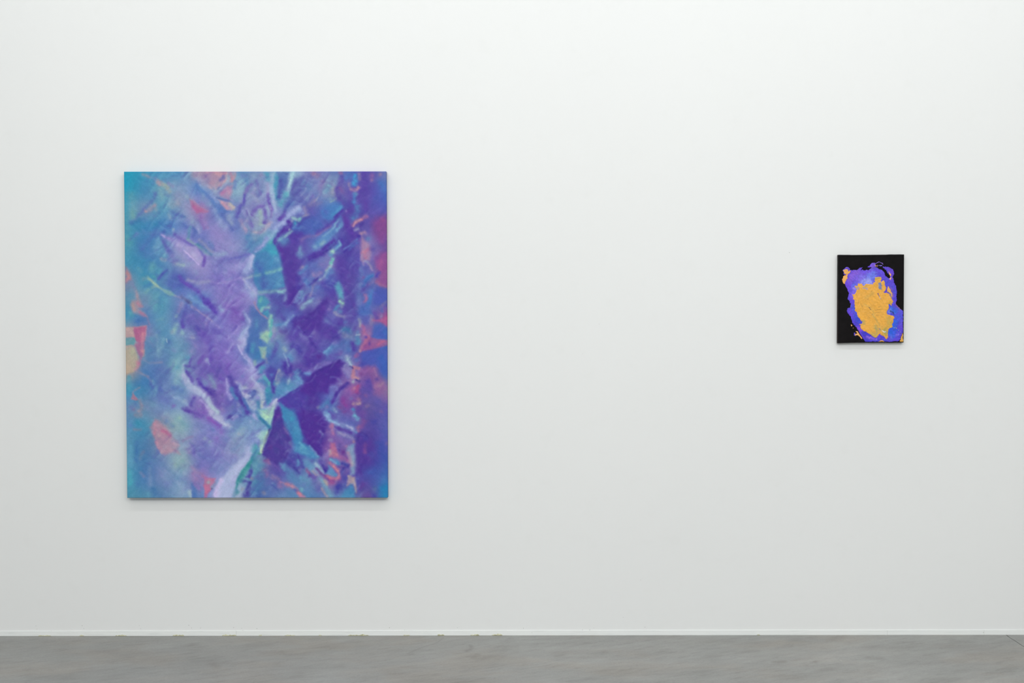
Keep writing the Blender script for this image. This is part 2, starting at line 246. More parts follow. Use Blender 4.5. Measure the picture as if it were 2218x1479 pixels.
s 45 .65 6272b4 1070,300 1080,420 1050,700 1040,900; s 35 .8 8a7ab0 1090,80 1110,180; s 50 .75 b67a9c 1120,40 1140,120; s 30 .5 9a88b0 1190,230 1240,300; s 40 .6 5554a8 1160,300; s 40 .75 4c78bc 1250,430 1150,500; s 20 .6 8a4c98 1110,460; s 50 .7 54459e 1200,600 1130,680; s 20 .6 8a78ae 1290,520 1220,580; s 24 .9 b0689a 1150,760 1170,830 1150,870; s 40 .75 4a76bc 1260,700 1230,850 1180,950; p 20 .75 4868b4 1040,960 1220,900 1250,1090 1100,1110 1040,1080
p 20 .9 8e4c92 1490,40 1530,40 1530,620 1500,620 1400,590 1330,530 1400,400 1340,300 1320,180 1400,60; s 35 .8 5244a6 1360,390 1340,440; s 30 .6 a46a90 1350,540 1450,600 1490,610; s 45 .6 7c4898 1330,130; s 30 .5 b4609a 1430,200 1400,300
p 20 .75 4856b0 1340,620 1520,650 1520,840 1400,940 1290,900 1290,700; s 20 .5 84789c 1500,870 1400,960; s 50 .6 5068b4 1430,1020; s 50 .6 6048a0 1300,1080 1310,1150; s 30 .7 8a7aaa 1420,1120
p 12 .9 b05a92 1530,1120 1530,1300 1500,1300 1440,1250 1360,1200 1270,1190 1400,1170 1500,1120; s 30 .7 a0688e 1270,1190; s 30 .6 8a80a8 1230,1130 1250,1250; s 25 .75 98a0b0 1050,1180 1060,1290; s 40 .75 a0649a 1100,1290 1130,1400 1200,1450; p 15 .7 5c5cac 1080,1140 1200,1120 1190,1250 1130,1270; s 30 .6 5c9cc4 1020,1400; p 20 .8 4460b4 1290,1260 1400,1240 1530,1320 1530,1479 1230,1479; s 40 .7 3f74bc 1480,1400
s 40 .6 6a6cb4 40,1420; s 80 .6 543e9e 450,1330 600,1400; s 40 .5 6f60a8 300,1400; s 20 .5 7f90b4 690,1380; s 50 .6 7080aa 760,1430 900,1440; s 30 .6 5040a0 950,1330
G
p 10 .9 b8a0a0 60,0 220,0 240,110 60,110; p 10 .85 6499a6 60,120 240,115 260,180 220,240 60,250; p 12 .92 a8668f 220,0 420,0 400,250 385,400 340,470 290,400 240,250 290,200 250,120; s 35 .75 c08a9c 380,60 370,200 350,320; s 20 .7 c59a92 385,330 375,420
p 14 .9 b3a694 60,360 160,260 240,300 300,450 300,600 230,690 60,720; s 40 .7 b0b09c 180,330 190,430; s 30 .7 c2899a 290,520 300,600 260,660; s 20 .7 bd6c94 330,480 310,560; s 16 .6 8070a0 330,420; s 16 .6 b8a486 110,715 200,690; s 35 .6 9aa09c 110,300
s 14 .6 9a92ac 380,490 470,540 580,540 690,525; s 60 .5 3f78b0 420,840 380,900; s 60 .6 4a78b0 430,680; s 16 .65 8f8fa8 280,690 370,740 460,780; s 14 .5 7f7fb0 460,790 520,860; s 70 .5 4a84b2 470,200 480,300; s 60 .5 5a9cb8 540,150; s 50 .6 4898b4 150,800 130,1050; s 60 .5 4272aa 260,900
s 16 .5 7aa0bc 620,60 625,340; s 25 .5 78a8bc 740,150 720,260; s 50 .5 5270ac 830,210; s 6 .8 b8ccd4 780,140 790,200; s 40 .5 84a0b8 870,30; s 40 .6 80a8bc 1050,30; s 45 .6 9698bc 1230,100; s 60 .4 5f8ab4 1080,240
s 80 .6 80aebc 920,530 870,620; s 60 .6 88aebe 1000,720 950,850; s 40 .5 5f9cba 950,620; s 12 .8 a0b8cc 1060,580 1050,640; s 50 .5 8090c0 920,320; s 60 .5 5a74b0 770,680 760,860
s 35 .8 6050ac 1100,690 1180,780 1210,890; s 35 .6 645cb0 1170,540 1180,500; s 55 .85 a4aed2 1070,760 1150,890 1250,980 1380,1080 1480,1180 1540,1290; s 30 .6 b4bcd8 1200,950 1400,1090; s 14 .7 b0a0d8 1340,1170 1450,1270 1540,1390; s 45 .85 5640a8 1320,860 1420,940 1557,1030; s 40 .8 5a489c 1500,1010 1557,1110
s 30 .6 5f58a8 1100,600 1230,610; s 60 .4 847abf 1300,680; s 50 .5 6f90b8 1430,880; s 25 .6 6450ac 1380,430 1320,530; s 40 .5 98a0cc 1450,500; s 40 .5 6450b4 1540,250 1540,550; s 30 .5 9088bc 1220,360; s 50 .5 5f9aba 1130,470; s 30 .4 9a80b8 1270,270; s 70 .5 6c54b4 1400,40 1500,180
p 8 .9 b2788e 210,1055 300,1165 260,1185 175,1160; s 12 .7 b090a4 205,1050 240,1010 320,970; s 40 .5 5470b0 250,1250; s 25 .6 a08a98 330,1180 360,1290 300,1370; s 30 .5 80709c 220,1340; s 30 .4 6a6cac 180,1300
s 14 .5 88b0bc 540,850; s 40 .6 5062ac 520,900 540,940; s 25 .5 6f9cbc 550,880 600,980 570,1100; s 40 .65 5468b0 660,980 690,1010; s 45 .6 5878b4 900,950 1050,1010; s 70 .5 6674b6 680,1130 800,1200; s 40 .6 84a0c4 870,1080 1000,1150 1120,1250; s 40 .5 9aaec4 1100,1200; s 40 .6 7a6cb4 900,1280
s 40 .75 5f54aa 1240,1130 1200,1260; s 45 .8 6450a8 1120,1340 1280,1390 1380,1440; s 50 .6 7c5cb4 1440,1380; s 70 .45 8cacbc 800,1420 1000,1440; s 50 .4 6a98b4 550,1250; s 40 .5 8c88bc 1330,1270; s 25 .6 5c5ca8 1060,1330
H
p 25 .75 4a70b0 690,0 860,0 880,100 950,200 980,260 870,300 880,450 800,480 680,400 640,350 640,200; s 60 .75 9aa8d4 620,40 580,130 570,250; s 60 .7 a39cd2 520,180 570,330; s 12 .7 b4a8dc 520,270 550,350 580,400; s 40 .75 9c9cd0 640,420 700,490; s 45 .75 9aa0d0 740,560 780,680; s 60 .7 9ca4d0 760,760 830,880 920,970; s 20 .6 a8a4d4 650,630 710,660
s 40 .6 4060a8 690,250 670,350; s 45 .6 4c90b4 760,240 760,330; s 55 .6 3f80b0 830,430; s 40 .5 487cb8 880,190
p 14 .88 94bcae 900,80 990,10 1060,20 1050,120 1000,200 940,160 880,120; s 20 .7 5cb4b4 1065,40 1060,90; s 16 .5 6c98a4 980,90 1010,110; p 12 .8 8ab0aa 860,270 990,270 980,400 960,470 910,450 890,370; s 25 .6 a4a8ac 960,360 950,440; s 25 .6 8fb4ac 790,510 800,570; s 20 .6 988cb0 990,470 1000,530
s 22 .85 50449f 950,520 880,580 835,620; s 45 .75 4a90b4 930,620 900,700; s 45 .8 50a8b4 960,800 1010,860; s 50 .7 4878b0 880,850 980,900; s 25 .8 5ab4b0 1040,890; p 12 .85 3e82ac 1000,950 1060,950 1100,1080 1080,1200 1010,1270 970,1150 970,1020; s 25 .7 3a90a8 1000,1000
s 60 .6 5058aa 1110,400 1080,480; p 16 .85 4c48a2 1060,590 1190,680 1140,800 1090,880 1000,760 980,690; s 30 .6 5070b4 1080,740; p 14 .85 4a3c9c 1070,900 1160,940 1130,1060 1090,1040; s 50 .6 5450a6 1190,200 1130,330; s 50 .5 7474ba 1150,60 1100,150; s 40 .6 6090bc 1030,330
s 50 .65 6888b8 1220,180 1290,310; s 30 .7 8ca0b4 1290,290 1330,340; s 60 .6 5a8cc0 1410,470; s 50 .8 4a3a9e 1290,550 1340,700; s 30 .8 4a389a 1400,560 1410,660; s 10 .7 90a8cc 1290,390 1340,500 1370,590; s 70 .7 4a3ca0 1480,270 1530,350; s 60 .6 584aa8 1420,130; s 50 .6 5a68b4 1230,560
s 25 .7 a0a8b8 1215,680; s 55 .65 8088b0 1240,760 1200,830; s 40 .7 90a4b4 1180,900; s 40 .7 84a0bc 1370,850; s 25 .6 a090b4 1390,740; s 60 .7 6098c0 1490,720 1470,800; s 70 .6 5a90b8 1440,900 1350,980; s 50 .6 7098cc 1320,1030; s 60 .55 5880b8 1230,960
p 16 .9 4c389c 1180,1180 1400,1050 1600,940 1600,1479 1450,1400 1350,1330 1240,1250; s 35 .6 4454a8 1230,1200; p 16 .9 3f7cb4 1220,1240 1330,1320 1480,1430 1520,1479 1300,1479 1230,1370; s 40 .85 523098 1180,1330 1150,1440
s 40 .75 a8b4cc 880,1040 920,1130; s 40 .85 b0bcc4 930,1200 920,1290; s 30 .7 b4c4b4 910,1290; s 30 .75 4a88ac 840,1220 850,1300 870,1370; s 45 .85 a0a8d0 1160,1180 1110,1260 1050,1310 960,1340; s 30 .6 b4b8d8 1150,1190 1100,1260; s 30 .7 4c88b0 930,1355 990,1355; s 50 .85 a0ccb8 960,1430 1060,1420; s 30 .7 5090a8 850,1440
s 55 .75 a8a8ca 560,950 600,1040 650,1100; s 55 .75 a8b0cc 730,1200 780,1300; s 60 .5 9c94c8 550,880; s 30 .6 8478bc 700,860 760,930; s 45 .5 6c74b8 600,760; s 30 .6 a0a8b8 640,950; s 40 .75 5874b4 760,1050; s 25 .75 4a5aa4 740,1110 800,1040; s 10 .8 a8bcdc 715,1105; s 40 .6 8c88c8 830,1120
s 45 .9 544aa4 390,800 440,950 500,1060 560,1180 640,1290 690,1380; s 40 .7 4f80b4 390,990 430,1080 480,1150; s 35 .6 4a70b0 620,1160 690,1300; s 40 .7 9c98d0 330,880 340,1020 400,1150; s 40 .6 a098c8 480,870
s 50 .6 6c50b0 330,580 340,700; s 40 .7 6850b4 230,830; s 22 .75 5a50a4 230,620 170,690 150,760; s 25 .6 6050a8 190,550; s 25 .6 6858a8 75,540; s 60 .5 78a0b4 40,760 100,900; s 50 .6 8c98bc 90,950; s 70 .75 584a9f 30,1000 100,1090 150,1200; s 40 .6 6850a8 190,1330; s 35 .6 60549f 260,1100
s 60 .85 a4b4cc 0,1150 60,1290 160,1400; s 30 .6 b4a0d4 0,1310 60,1400; s 40 .5 9a88c0 240,1340; s 25 .5 8c78c0 290,900 300,1100; s 50 .6 6068a8 400,1300; s 25 .5 90a0cc 500,1340 560,1380; s 50 .5 9aa0c4 510,1270; s 40 .6 a0a0d0 770,1420
s 25 .6 948ccc 450,200 380,270 310,370; s 25 .6 968acc 350,90 430,170; s 40 .5 7464b8 400,300; s 40 .5 7c74c2 440,400; s 60 .5 6c64b8 60,220
I
s 60 .5 6c60ac 330,110; s 45 .75 4c389c 130,20 220,160 300,270; s 50 .7 4c389c 600,30 680,110; s 40 .6 5a58aa 430,180; s 50 .5 7470b4 60,100 150,150; s 60 .7 4c369c 120,420 200,520; s 60 .8 523496 380,430; s 60 .6 5c44a4 260,330
s 45 .75 5880b8 480,370 560,300 650,240; s 40 .5 7868b4 640,210; s 50 .6 5470b0 760,240 850,200; s 40 .8 503c9c 930,220 950,310; s 45 .75 4a90b8 1020,200 1010,130; s 60 .5 7c78a8 800,80; s 10 .8 b0d0d4 1000,75 1050,72; s 40 .6 4a6cb0 850,320
s 50 .65 6e64b0 560,540 430,580 300,640 180,690; s 30 .5 7c78b4 350,570; s 50 .6 584aa4 570,440 650,400; s 60 .75 6c9ac8 0,800 40,880; s 40 .65 6a94c8 130,720 200,720; s 25 .7 40489c 40,690 110,760
p 22 .93 4a2c92 700,480 800,540 730,640 760,760 540,980 520,1060 330,1040 180,1080 60,1050 30,960 200,810 430,660
s 40 .75 8c90c0 820,430 840,460; s 45 .7 8098b8 850,480 900,560; s 20 .7 a0b8c8 880,600; s 40 .7 847cb8 790,670 860,740; s 20 .7 8c8cc4 890,640; s 50 .6 6450a4 800,800; s 50 .5 7460ac 720,380
p 25 .8 4258b0 1100,360 1300,320 1530,270 1530,750 1400,690 1300,600 1080,600 1060,450; s 60 .7 385eb4 1420,470 1470,600; s 50 .5 4a409e 1120,560; s 40 .6 4a68b0 1000,500; s 60 .6 4454b0 1380,40 1450,60
p 10 .9 98588f 1180,100 1330,130 1530,160 1530,250 1300,300 1090,340 1050,360 1110,230; s 22 .85 c07494 1190,110 1110,230 1060,320; s 30 .7 c06488 1460,180 1380,220; s 25 .75 5c409a 1210,220; s 40 .6 8c4a90 1150,280; s 30 .7 9c5a90 980,430 1010,400; s 18 .7 b0a4a8 1050,340; s 20 .7 5040a0 1150,110; s 40 .7 a06a98 1110,40; s 18 .6 8f80a8 1210,50
p 10 .85 b87890 930,590 1070,620 1050,670 980,660 970,760 1020,800 920,800 910,750; s 25 .7 c49a98 940,770 1010,790; s 30 .7 98a0b4 940,850; s 14 .8 382c80 990,825 1040,850; p 25 .75 8c5a94 1170,610 1310,600 1400,760 1480,850 1470,1000 1390,1100 1300,1080 1270,900 1230,740; s 50 .6 9c7098 1400,900 1330,960; s 35 .6 5a4498 1340,810; s 40 .6 784890 1070,730; s 60 .6 50409c 1180,860 1240,980
s 60 .75 a85c94 920,1000 960,960; s 40 .7 a84c84 1030,930 1000,1030; s 25 .6 b8849c 950,970; s 45 .7 7a3f8c 1040,1070; s 40 .75 a8708f 1040,1170; s 35 .75 b0949a 960,1230 1040,1220; s 60 .8 7c4296 780,1180 830,1250; s 50 .7 843c84 720,1300; s 40 .6 6a64a8 900,1150; s 40 .6 7c5494 1170,1090; s 40 .5 8a6494 1190,1270; s 40 .7 4a84b8 940,1340; s 40 .6 6c4090 790,1380; s 45 .5 7c5cac 860,1050
s 60 .55 6868b0 580,970 650,990; s 20 .5 7f80b4 680,820 740,900; s 40 .75 4e389a 840,900 740,980 680,1060 600,1200; s 50 .7 5074b0 500,1200 400,1290; s 25 .7 8c88ac 350,1290; s 25 .5 7080b4 560,1120; s 35 .7 8094bc 620,1330 650,1380; s 35 .75 6890c4 480,1400 530,1450; s 40 .5 7468ac 500,1290; s 70 .5 4c3094 300,1200 200,1250; s 70 .5 482e90 150,1430; s 30 .5 5850a0 120,1280
s 60 .5 5454a8 1350,1200; s 60 .5 6a4898 1130,1400; s 60 .5 4c3c98 1050,1350; s 40 .4 7a5c98 1420,1370
J
s 35 .55 5c98b8 160,550 150,900; s 40 .65 4aa0b4 160,1200 160,1000; s 40 .55 3f70a8 270,500 260,800; s 50 .5 4272a8 290,1200; s 60 .6 3c8cac 290,160; s 20 .6 8c8098 240,280 330,260; s 30 .5 5a7cb8 170,210; s 40 .6 868498 250,30 330,20; s 30 .5 588ca8 160,40
s 60 .55 86a8b4 950,90 930,180; s 25 .6 9cc0b0 990,80; s 50 .55 8aa8b4 950,800 1050,820; s 50 .5 92a8ac 950,880; s 45 .5 8ca4b8 1080,700; s 60 .4 74a0b8 500,150; s 40 .4 5878b0 760,160; s 30 .5 5f84b0 780,130 880,220
p 16 .8 ba869a 580,100 640,130 760,240 870,370 980,500 990,540 960,600 1010,690 900,650 760,690 690,660 620,530 560,380 500,240; s 40 .85 b46c90 700,290 790,340 840,380; s 35 .7 c08aa0 570,180 600,260; s 30 .7 b47690 580,330; s 25 .5 bca4a8 660,370; s 60 .6 ac90a4 780,580 730,640; s 35 .7 c490a4 900,500 950,540; s 20 .6 b07898 600,480 640,590
s 50 .4 7f90b8 1100,480; s 14 .6 8a74a4 1050,460 1130,415 1220,380; s 50 .5 7070b4 1220,560 1230,720; s 40 .5 9080b4 1160,640; s 40 .5 90a8bc 1430,420; s 60 .5 6c70b4 1400,700 1450,560; s 60 .5 6a6cb4 1360,880; s 60 .6 7a58b0 1540,80; s 40 .6 7060b0 1280,30 1350,60; s 60 .4 888cbc 1300,270
s 40 .5 6f8cb4 500,950 490,1200; s 40 .6 5c98b0 470,1380; s 50 .6 3f70a4 600,1380 560,1280; s 70 .4 7a7cb4 700,1000; s 60 .5 6a74b4 820,1180; s 50 .4 6c90b4 930,1100; s 30 .6 9aaac4 1080,1020; s 40 .65 94acbc 1150,1340 1170,1420; s 45 .65 4a70ac 1250,1330 1260,1420 1220,1200; s 50 .55 8a74b4 1270,1180 1320,1270; s 25 .4 8c849c 330,760 390,650; s 20 .5 8c84a4 350,1000 400,1060
p 10 .9 b46c98 1400,1220 1520,1190 1557,1150 1557,1220 1500,1330 1460,1440 1415,1440 1430,1330; s 18 .8 b05c8c 1390,1070 1480,1110 1557,1140; s 25 .5 9c80a4 1200,910 1290,990 1390,1050; s 30 .6 8ea0b4 1490,1160; s 45 .5 9478ac 1240,1020 1270,1120
K
s 55 .8 a8b0d0 60,20 170,80 270,170 350,220; s 60 .7 8058b4 30,90 130,160 190,220; s 60 .55 8468b8 250,310; s 50 .45 7c60b4 150,420; s 25 .5 5c6cb4 90,280
s 40 .75 5a54a4 370,60; s 30 .6 908cc4 480,50 420,100; s 35 .6 5a64b0 540,30; s 40 .75 a0a0d0 770,20 820,80; s 30 .6 98a4cc 730,130; s 60 .5 7088bc 600,170; s 60 .5 8ca0b4 600,280 560,360; s 25 .6 a8a8bc 530,350
p 18 .72 a0ccbc 850,-10 960,0 1060,-40 1125,-100 1120,10 1080,150 1050,200 960,100; s 30 .6 b4d4b8 1000,60; s 35 .85 4a84ac 880,60 950,140 1020,220; s 60 .6 7898c0 830,240 930,240; s 30 .7 4478a8 1040,240
p 14 .78 9cc4c0 900,300 1050,280 1000,450 950,570 900,680 880,600 880,450 820,380; s 25 .8 98d0b0 1010,350 970,470; s 25 .85 c0ccb4 900,560 910,640; s 30 .7 94a4cc 850,340 830,440
p 25 .85 96a4cc 760,520 770,600 720,740 640,850 560,960 500,1100 440,1250 420,1450 120,1450 150,1280 220,1120 350,980 480,850 620,700 680,580; s 50 .7 b0a8d4 230,1150 180,1280 150,1400; s 10 .8 c8b4e0 230,1120 160,1270 125,1410; s 60 .6 a0b0cc 330,1250 330,1400; s 25 .7 b0b4cc 400,1380; s 60 .5 9498c8 400,1000
s 60 .75 589cb0 820,580 780,660; s 40 .85 3f84a0 830,660 770,760 730,830; s 40 .8 409498 700,850 620,960 560,1040 530,1130; s 35 .75 48809c 500,1200; s 40 .75 5c949c 490,1340; s 20 .8 44907c 880,680
s 60 .5 8894c4 60,550; s 60 .5 6c74b0 60,950 100,850; s 60 .4 8894b8 480,430; s 70 .4 9494c4 500,740; s 60 .5 7080bc 330,450; s 40 .5 8ca8c0 30,480
p 8 .9 b47094 0,1110 130,1100 100,1200 40,1330 0,1390; s 30 .7 98a4b0 20,1160; s 10 .8 3a4870 70,1285; s 30 .7 7c94bc 140,1160 80,1250
p 12 .93 493890 1130,0 1240,0 1290,200 1400,420 1430,560 1300,800 1180,880 1050,820 920,690 980,500 1060,270; s 60 .7 423c96 1200,190 1240,150; s 40 .6 54309a 1170,30; s 50 .6 4a4a98 1270,400; s 50 .5 5c58a4 1300,500 1370,600; s 40 .6 523488 1040,580; s 60 .5 444490 1150,640; s 25 .5 6c50a4 1200,60
p 26 .82 3f80b0 1260,0 1450,0 1500,160 1570,300 1570,640 1450,450 1400,330 1320,150; s 40 .6 3c90b8 1420,110; s 40 .5 4880b0 1520,500; s 60 .8 4c349a 1557,40 1557,180; s 25 .6 6c8cb4 1390,490 1420,540; s 18 .5 7c70a8 1290,250 1350,340
s 60 .6 444098 1300,830 1420,880 1540,980; s 60 .65 5484b0 1270,850 1330,940 1430,1040; s 80 .5 5080ac 1500,1130 1400,1080; s 50 .6 4c78a8 860,880; s 45 .75 44489a 720,960 700,1080; s 45 .75 443c92 700,1200 680,1350 640,1400; s 40 .6 504a98 600,1160; s 30 .7 5c3c88 960,790; s 40 .65 8c5c94 1000,800 1020,840
s 45 .6 8c6498 960,960 1000,1050; s 40 .5 84709c 1100,1080 1200,1120; s 45 .65 9c6c9c 1210,1200 1230,1250; s 50 .75 b0708c 1330,1200 1400,1230; s 20 .75 c08090 1430,1230 1500,1280; s 25 .6 4450a0 1470,1290 1540,1330; s 25 .8 b87890 1530,1340 1557,1380; s 40 .5 9c7c94 740,1110; s 30 .6 908c98 590,1290; s 40 .5 a08c98 950,1350
s 60 .5 5a58a0 860,1080; s 80 .5 5070a8 1100,1240; s 60 .5 5a7cac 1350,1330; s 40 .6 4c80a8 760,1340; s 20 .5 7cb0cc 1530,800; s 30 .5 5c9cc0 1520,870; s 40 .5 5c88ac 740,860; s 60 .4 5c68a4 1000,1180
L
p 25 .9 4a2c90 60,-20 420,30 520,170 500,350 430,560 420,720 330,640 200,520 90,360 30,200; s 40 .8 4a2c90 290,590 380,690; s 50 .6 544099 380,480; s 50 .7 504099 110,490; s 25 .5 6c64ac 400,310 430,370; s 80 .5 4c3496 150,100
p 16 .85 4484b4 -20,150 5,120 30,200 90,500 200,560 300,680 360,740 250,780 120,720 0,650; s 50 .6 5c98b8 60,600 160,680; s 60 .6 54509f 250,800; s 30 .6 504a9c 50,800 80,900
s 40 .8 7ca0cc 480,40 560,110 660,150; s 45 .75 7c88bc 700,180 820,220 950,280; s 14 .6 90a4d0 840,210; s 40 .5 6c58ac 620,50; s 60 .5 5c5cac 800,100; s 50 .7 6a9cc0 960,40 1010,90
s 40 .85 a06ca0 590,180 590,260 600,330; s 25 .7 b8849c 600,210; s 25 .75 5a409a 700,260 800,290 900,330; s 35 .7 807cb0 700,330 820,370 920,420; s 40 .6 7c60a4 520,310; s 30 .65 8c80b0 560,440; s 22 .8 b8908c 950,480; s 20 .7 5c98bc 1000,320
p 12 .92 b0688c 560,500 630,500 660,600 690,750 600,760 540,740 550,620; s 30 .7 ac98a0 550,640 560,700; s 30 .7 b47890 620,680 670,720; s 30 .8 5c4898 720,520 720,620; s 50 .75 6a3c90 780,640 750,720 840,760; s 25 .7 a85c90 720,760 830,790 890,850
p 16 .8 7c98b8 850,560 980,510 980,680 1000,900 960,1030 890,1030 900,880 860,720 830,640; s 30 .7 ac80a0 850,680 890,800 920,880; s 30 .6 98a0a8 940,850; s 20 .6 9c6c98 830,560; s 20 .5 5c84b4 930,560
s 45 .85 5080b4 590,810 680,850; s 45 .85 4a489c 760,850 840,890; s 20 .6 7c9cb4 560,790; s 50 .8 463a94 780,950; s 50 .85 42349a 480,960; p 12 .88 5c8cb8 520,860 600,950 680,1050 650,1090 560,1080 470,1020 510,940
s 25 .85 743888 480,1080 540,1120 620,1150; s 35 .8 98528c 560,1180 640,1170; s 35 .85 8c4c88 690,1110; s 24 .92 c0788c 540,850 620,920 690,980 710,1060 650,1110 540,1090 490,1060; s 14 .7 d09090 600,910 670,970
s 60 .6 50409c 400,820 470,900; s 35 .75 8498bc 310,850 380,920 430,990; s 16 .75 643084 320,940 390,1010 470,1060; s 30 .7 9c98b4 270,980 330,1040; s 40 .6 6890b8 140,830; s 35 .75 8c4c88 140,960 200,1030; s 40 .65 5a409a 290,1090 200,1060
p 25 .88 4a3492 1000,370 1080,300 1200,420 1250,560 1200,900 1080,1050 990,1000 990,800 970,640 990,500; s 50 .6 44409c 1090,350 1150,420; s 40 .6 78488f 1150,540 1150,650; s 30 .75 ac7490 1030,240 1045,280; s 60 .5 7a4c90 1100,140 1080,220; s 70 .4 5a50a0 1200,250; s 50 .5 5c3c94 1080,60; s 50 .6 40409c 1280,160
s 80 .6 3c4ca4 1400,500 1450,760; s 30 .5 74609c 1500,500; s 90 .5 3c58a8 1300,1000 1200,980; s 60 .5 4a4ca0 1250,700; s 80 .75 1c78ac 1460,1290 1500,1400 1500,1250; s 60 .7 563c90 1080,1280 1120,1220; s 50 .6 584c90 1000,1350; s 50 .6 42409c 1300,1400; s 40 .5 586c9c 1300,1280; s 60 .5 3870ac 1480,1120
p 12 .88 b09c9c 860,1050 970,1080 1000,1250 1000,1350 960,1300 940,1200 880,1210 830,1230 840,1130; s 25 .6 c0ac98 930,1120; p 16 .85 3f7cac 900,1200 940,1240 970,1340 970,1450 740,1450 800,1320 870,1260; s 40 .6 44489c 800,1100 760,1000; s 60 .8 40409a 700,1230 680,1320
s 60 .6 5c8cb0 80,1100 200,1170; s 60 .55 605ca4 300,1150 350,1280; s 50 .7 6c98b4 400,1120 500,1280 550,1400; s 16 .75 b09098 420,1280 470,1370 510,1410; s 25 .7 b8a090 470,1160 510,1210; s 25 .85 c07890 0,1330 60,1380 110,1415; s 40 .7 6ca0b4 60,1290; s 60 .5 5080ac 180,1370; s 30 .6 7080b0 40,960; s 60 .5 4c489c 30,900; s 30 .6 60a8c4 20,820
A
s 60 .5 6a9cc4 640,1200 620,1400; s 25 .6 4c70b4 360,1340 460,1240 560,1130 650,1095; s 20 .6 5a64b0 680,1150 740,1270 800,1380; s 80 .4 8f9fc6 1100,750; s 45 .5 9a9ab0 520,660; s 30 .5 a8a0b0 640,240; s 14 .6 4f68b0 1250,1010 1290,1060; s 14 .5 5a78b8 860,760 1080,800; s 50 .5 8fa4c4 1200,900; s 30 .5 7aa8c0 200,560
B
s 12 .6 8a6aa8 0,90 60,60; s 14 .6 b8a0b8 20,300 80,260 140,330; s 14 .7 6a70b0 170,330 220,240 280,140; s 18 .6 c0a4b8 180,280 260,220; s 12 .6 9a8ab8 300,470 420,540; s 25 .5 7fa0c8 480,520; s 18 .6 a0a8d0 640,660 690,760; s 14 .6 6a60b0 640,700 700,820 760,960; s 16 .6 9a9cd0 570,700 640,800; s 14 .6 7a70b8 830,200 860,330 900,420; s 16 .5 a8b0c8 800,330; s 14 .6 a8a4cc 1060,620 1080,740 1060,820; s 14 .7 6a58ac 1060,800 1070,700; s 16 .6 b0a8c4 1010,860 1080,900
s 25 .6 b4c0e0 1120,560 1140,680; s 20 .7 a8d0dc 1445,60 1400,180; s 22 .6 4a9cc0 1150,90 1140,300; s 20 .6 a4b0dc 1380,770 1260,880 1130,990; s 16 .7 6a50ac 1290,770 1210,830; s 30 .6 a8b4de 1540,640 1460,700; s 16 .6 a8b0dc 980,1190 880,1310 800,1390
C
s 12 .5 9aa4cc 60,440 140,330; s 12 .5 5f5fae 180,560 260,430; s 12 .5 8f80b4 290,560 380,400; s 12 .5 98b0c8 320,520 360,440; s 12 .5 6a68b0 110,300 180,180; s 14 .5 8cb0c4 440,400 520,280; s 12 .4 a080b0 400,200 440,260; s 14 .5 7f90c0 240,240 290,110; s 25 .5 5a90c8 660,690 740,640; s 14 .7 4838a0 640,800 700,740 770,690; s 14 .6 9090c8 820,700; s 12 .7 c0a0b4 955,960 1000,880 1060,850; s 14 .7 4a3494 1080,960 1120,900; s 14 .6 9a98c0 970,1030 1040,1020
s 12 .7 40309a 1040,1130 960,1220 860,1320 780,1400; s 14 .6 6a8cc8 780,1340 900,1270 1000,1180; s 12 .6 4834a0 640,1230 700,1180; s 14 .7 88b8d0 700,1210 720,1270 640,1350; s 14 .6 3c2c90 440,1420 560,1330 640,1250; s 14 .6 4a40a0 0,950 100,850 200,810; s 12 .6 8ab4d0 420,1130 540,1050 640,950
D
s 14 .7 4858ac 640,480 700,400 780,350; s 18 .6 58a8b4 520,300; s 12 .7 a8c0b0 480,480 560,540 640,620; s 14 .6 6a58b4 1020,450 1120,560 1260,670; s 20 .6 7c9ccc 1180,780 1360,900 1500,1010; s 14 .7 5040a8 1440,880 1530,990; s 12 .7 50508c 1110,850 1160,900; s 14 .5 a8a0c8 1200,960; s 12 .5 8c80c0 1480,1100; s 20 .6 5850ac 1040,1180 1050,1270; s 16 .5 7c70ba 1120,1130 1180,1090; s 14 .6 504ca8 1280,1280 1320,1340
E
s 14 .7 6668bc 420,140 560,110 690,75; s 14 .7 b0b8e0 750,90 745,180 700,320; s 12 .6 a094d0 560,320 600,240 680,150; s 14 .7 b0b0d8 600,500 640,560 720,650 800,720; s 12 .7 5a90c0 775,140 770,300; s 14 .6 a8b0d8 640,640; s 12 .7 a0a8d8 640,1080 690,1160 700,1230 650,1330; s 14 .6 9890d0 430,1390 520,1300 600,1240; s 14 .6 5c54b0 420,1370 480,1290; s 16 .6 4a3498 1300,900 1400,780; s 14 .6 7c98cc 1460,880 1500,780 1550,700; s 14 .7 8cacd0 1310,1250 1370,1180
F
s 14 .7 4a3c9c 200,590 280,520 340,480; s 12 .7 a0a8c0 380,500 450,460 520,370; s 14 .6 88a8d0 100,930 200,870 260,820; s 14 .6 5248a4 120,820 190,740; s 12 .6 9a90b8 210,780 270,640; s 14 .6 40308f 60,1220 200,1110 330,980 440,860; s 14 .6 7868b4 520,1010 560,940; s 12 .6 7888b8 690,1390 740,1340; s 14 .7 403894 600,1480 680,1440; s 14 .6 6a70b8 0,1290 80,1370; s 12 .7 382c84 60,1330 120,1390; s 14 .6 9a80b0 1080,130 1110,250; s 12 .6 9088b4 1140,180 1220,260 1260,340; s 12 .7 3a64b0 1260,440 1180,500 1110,600
G
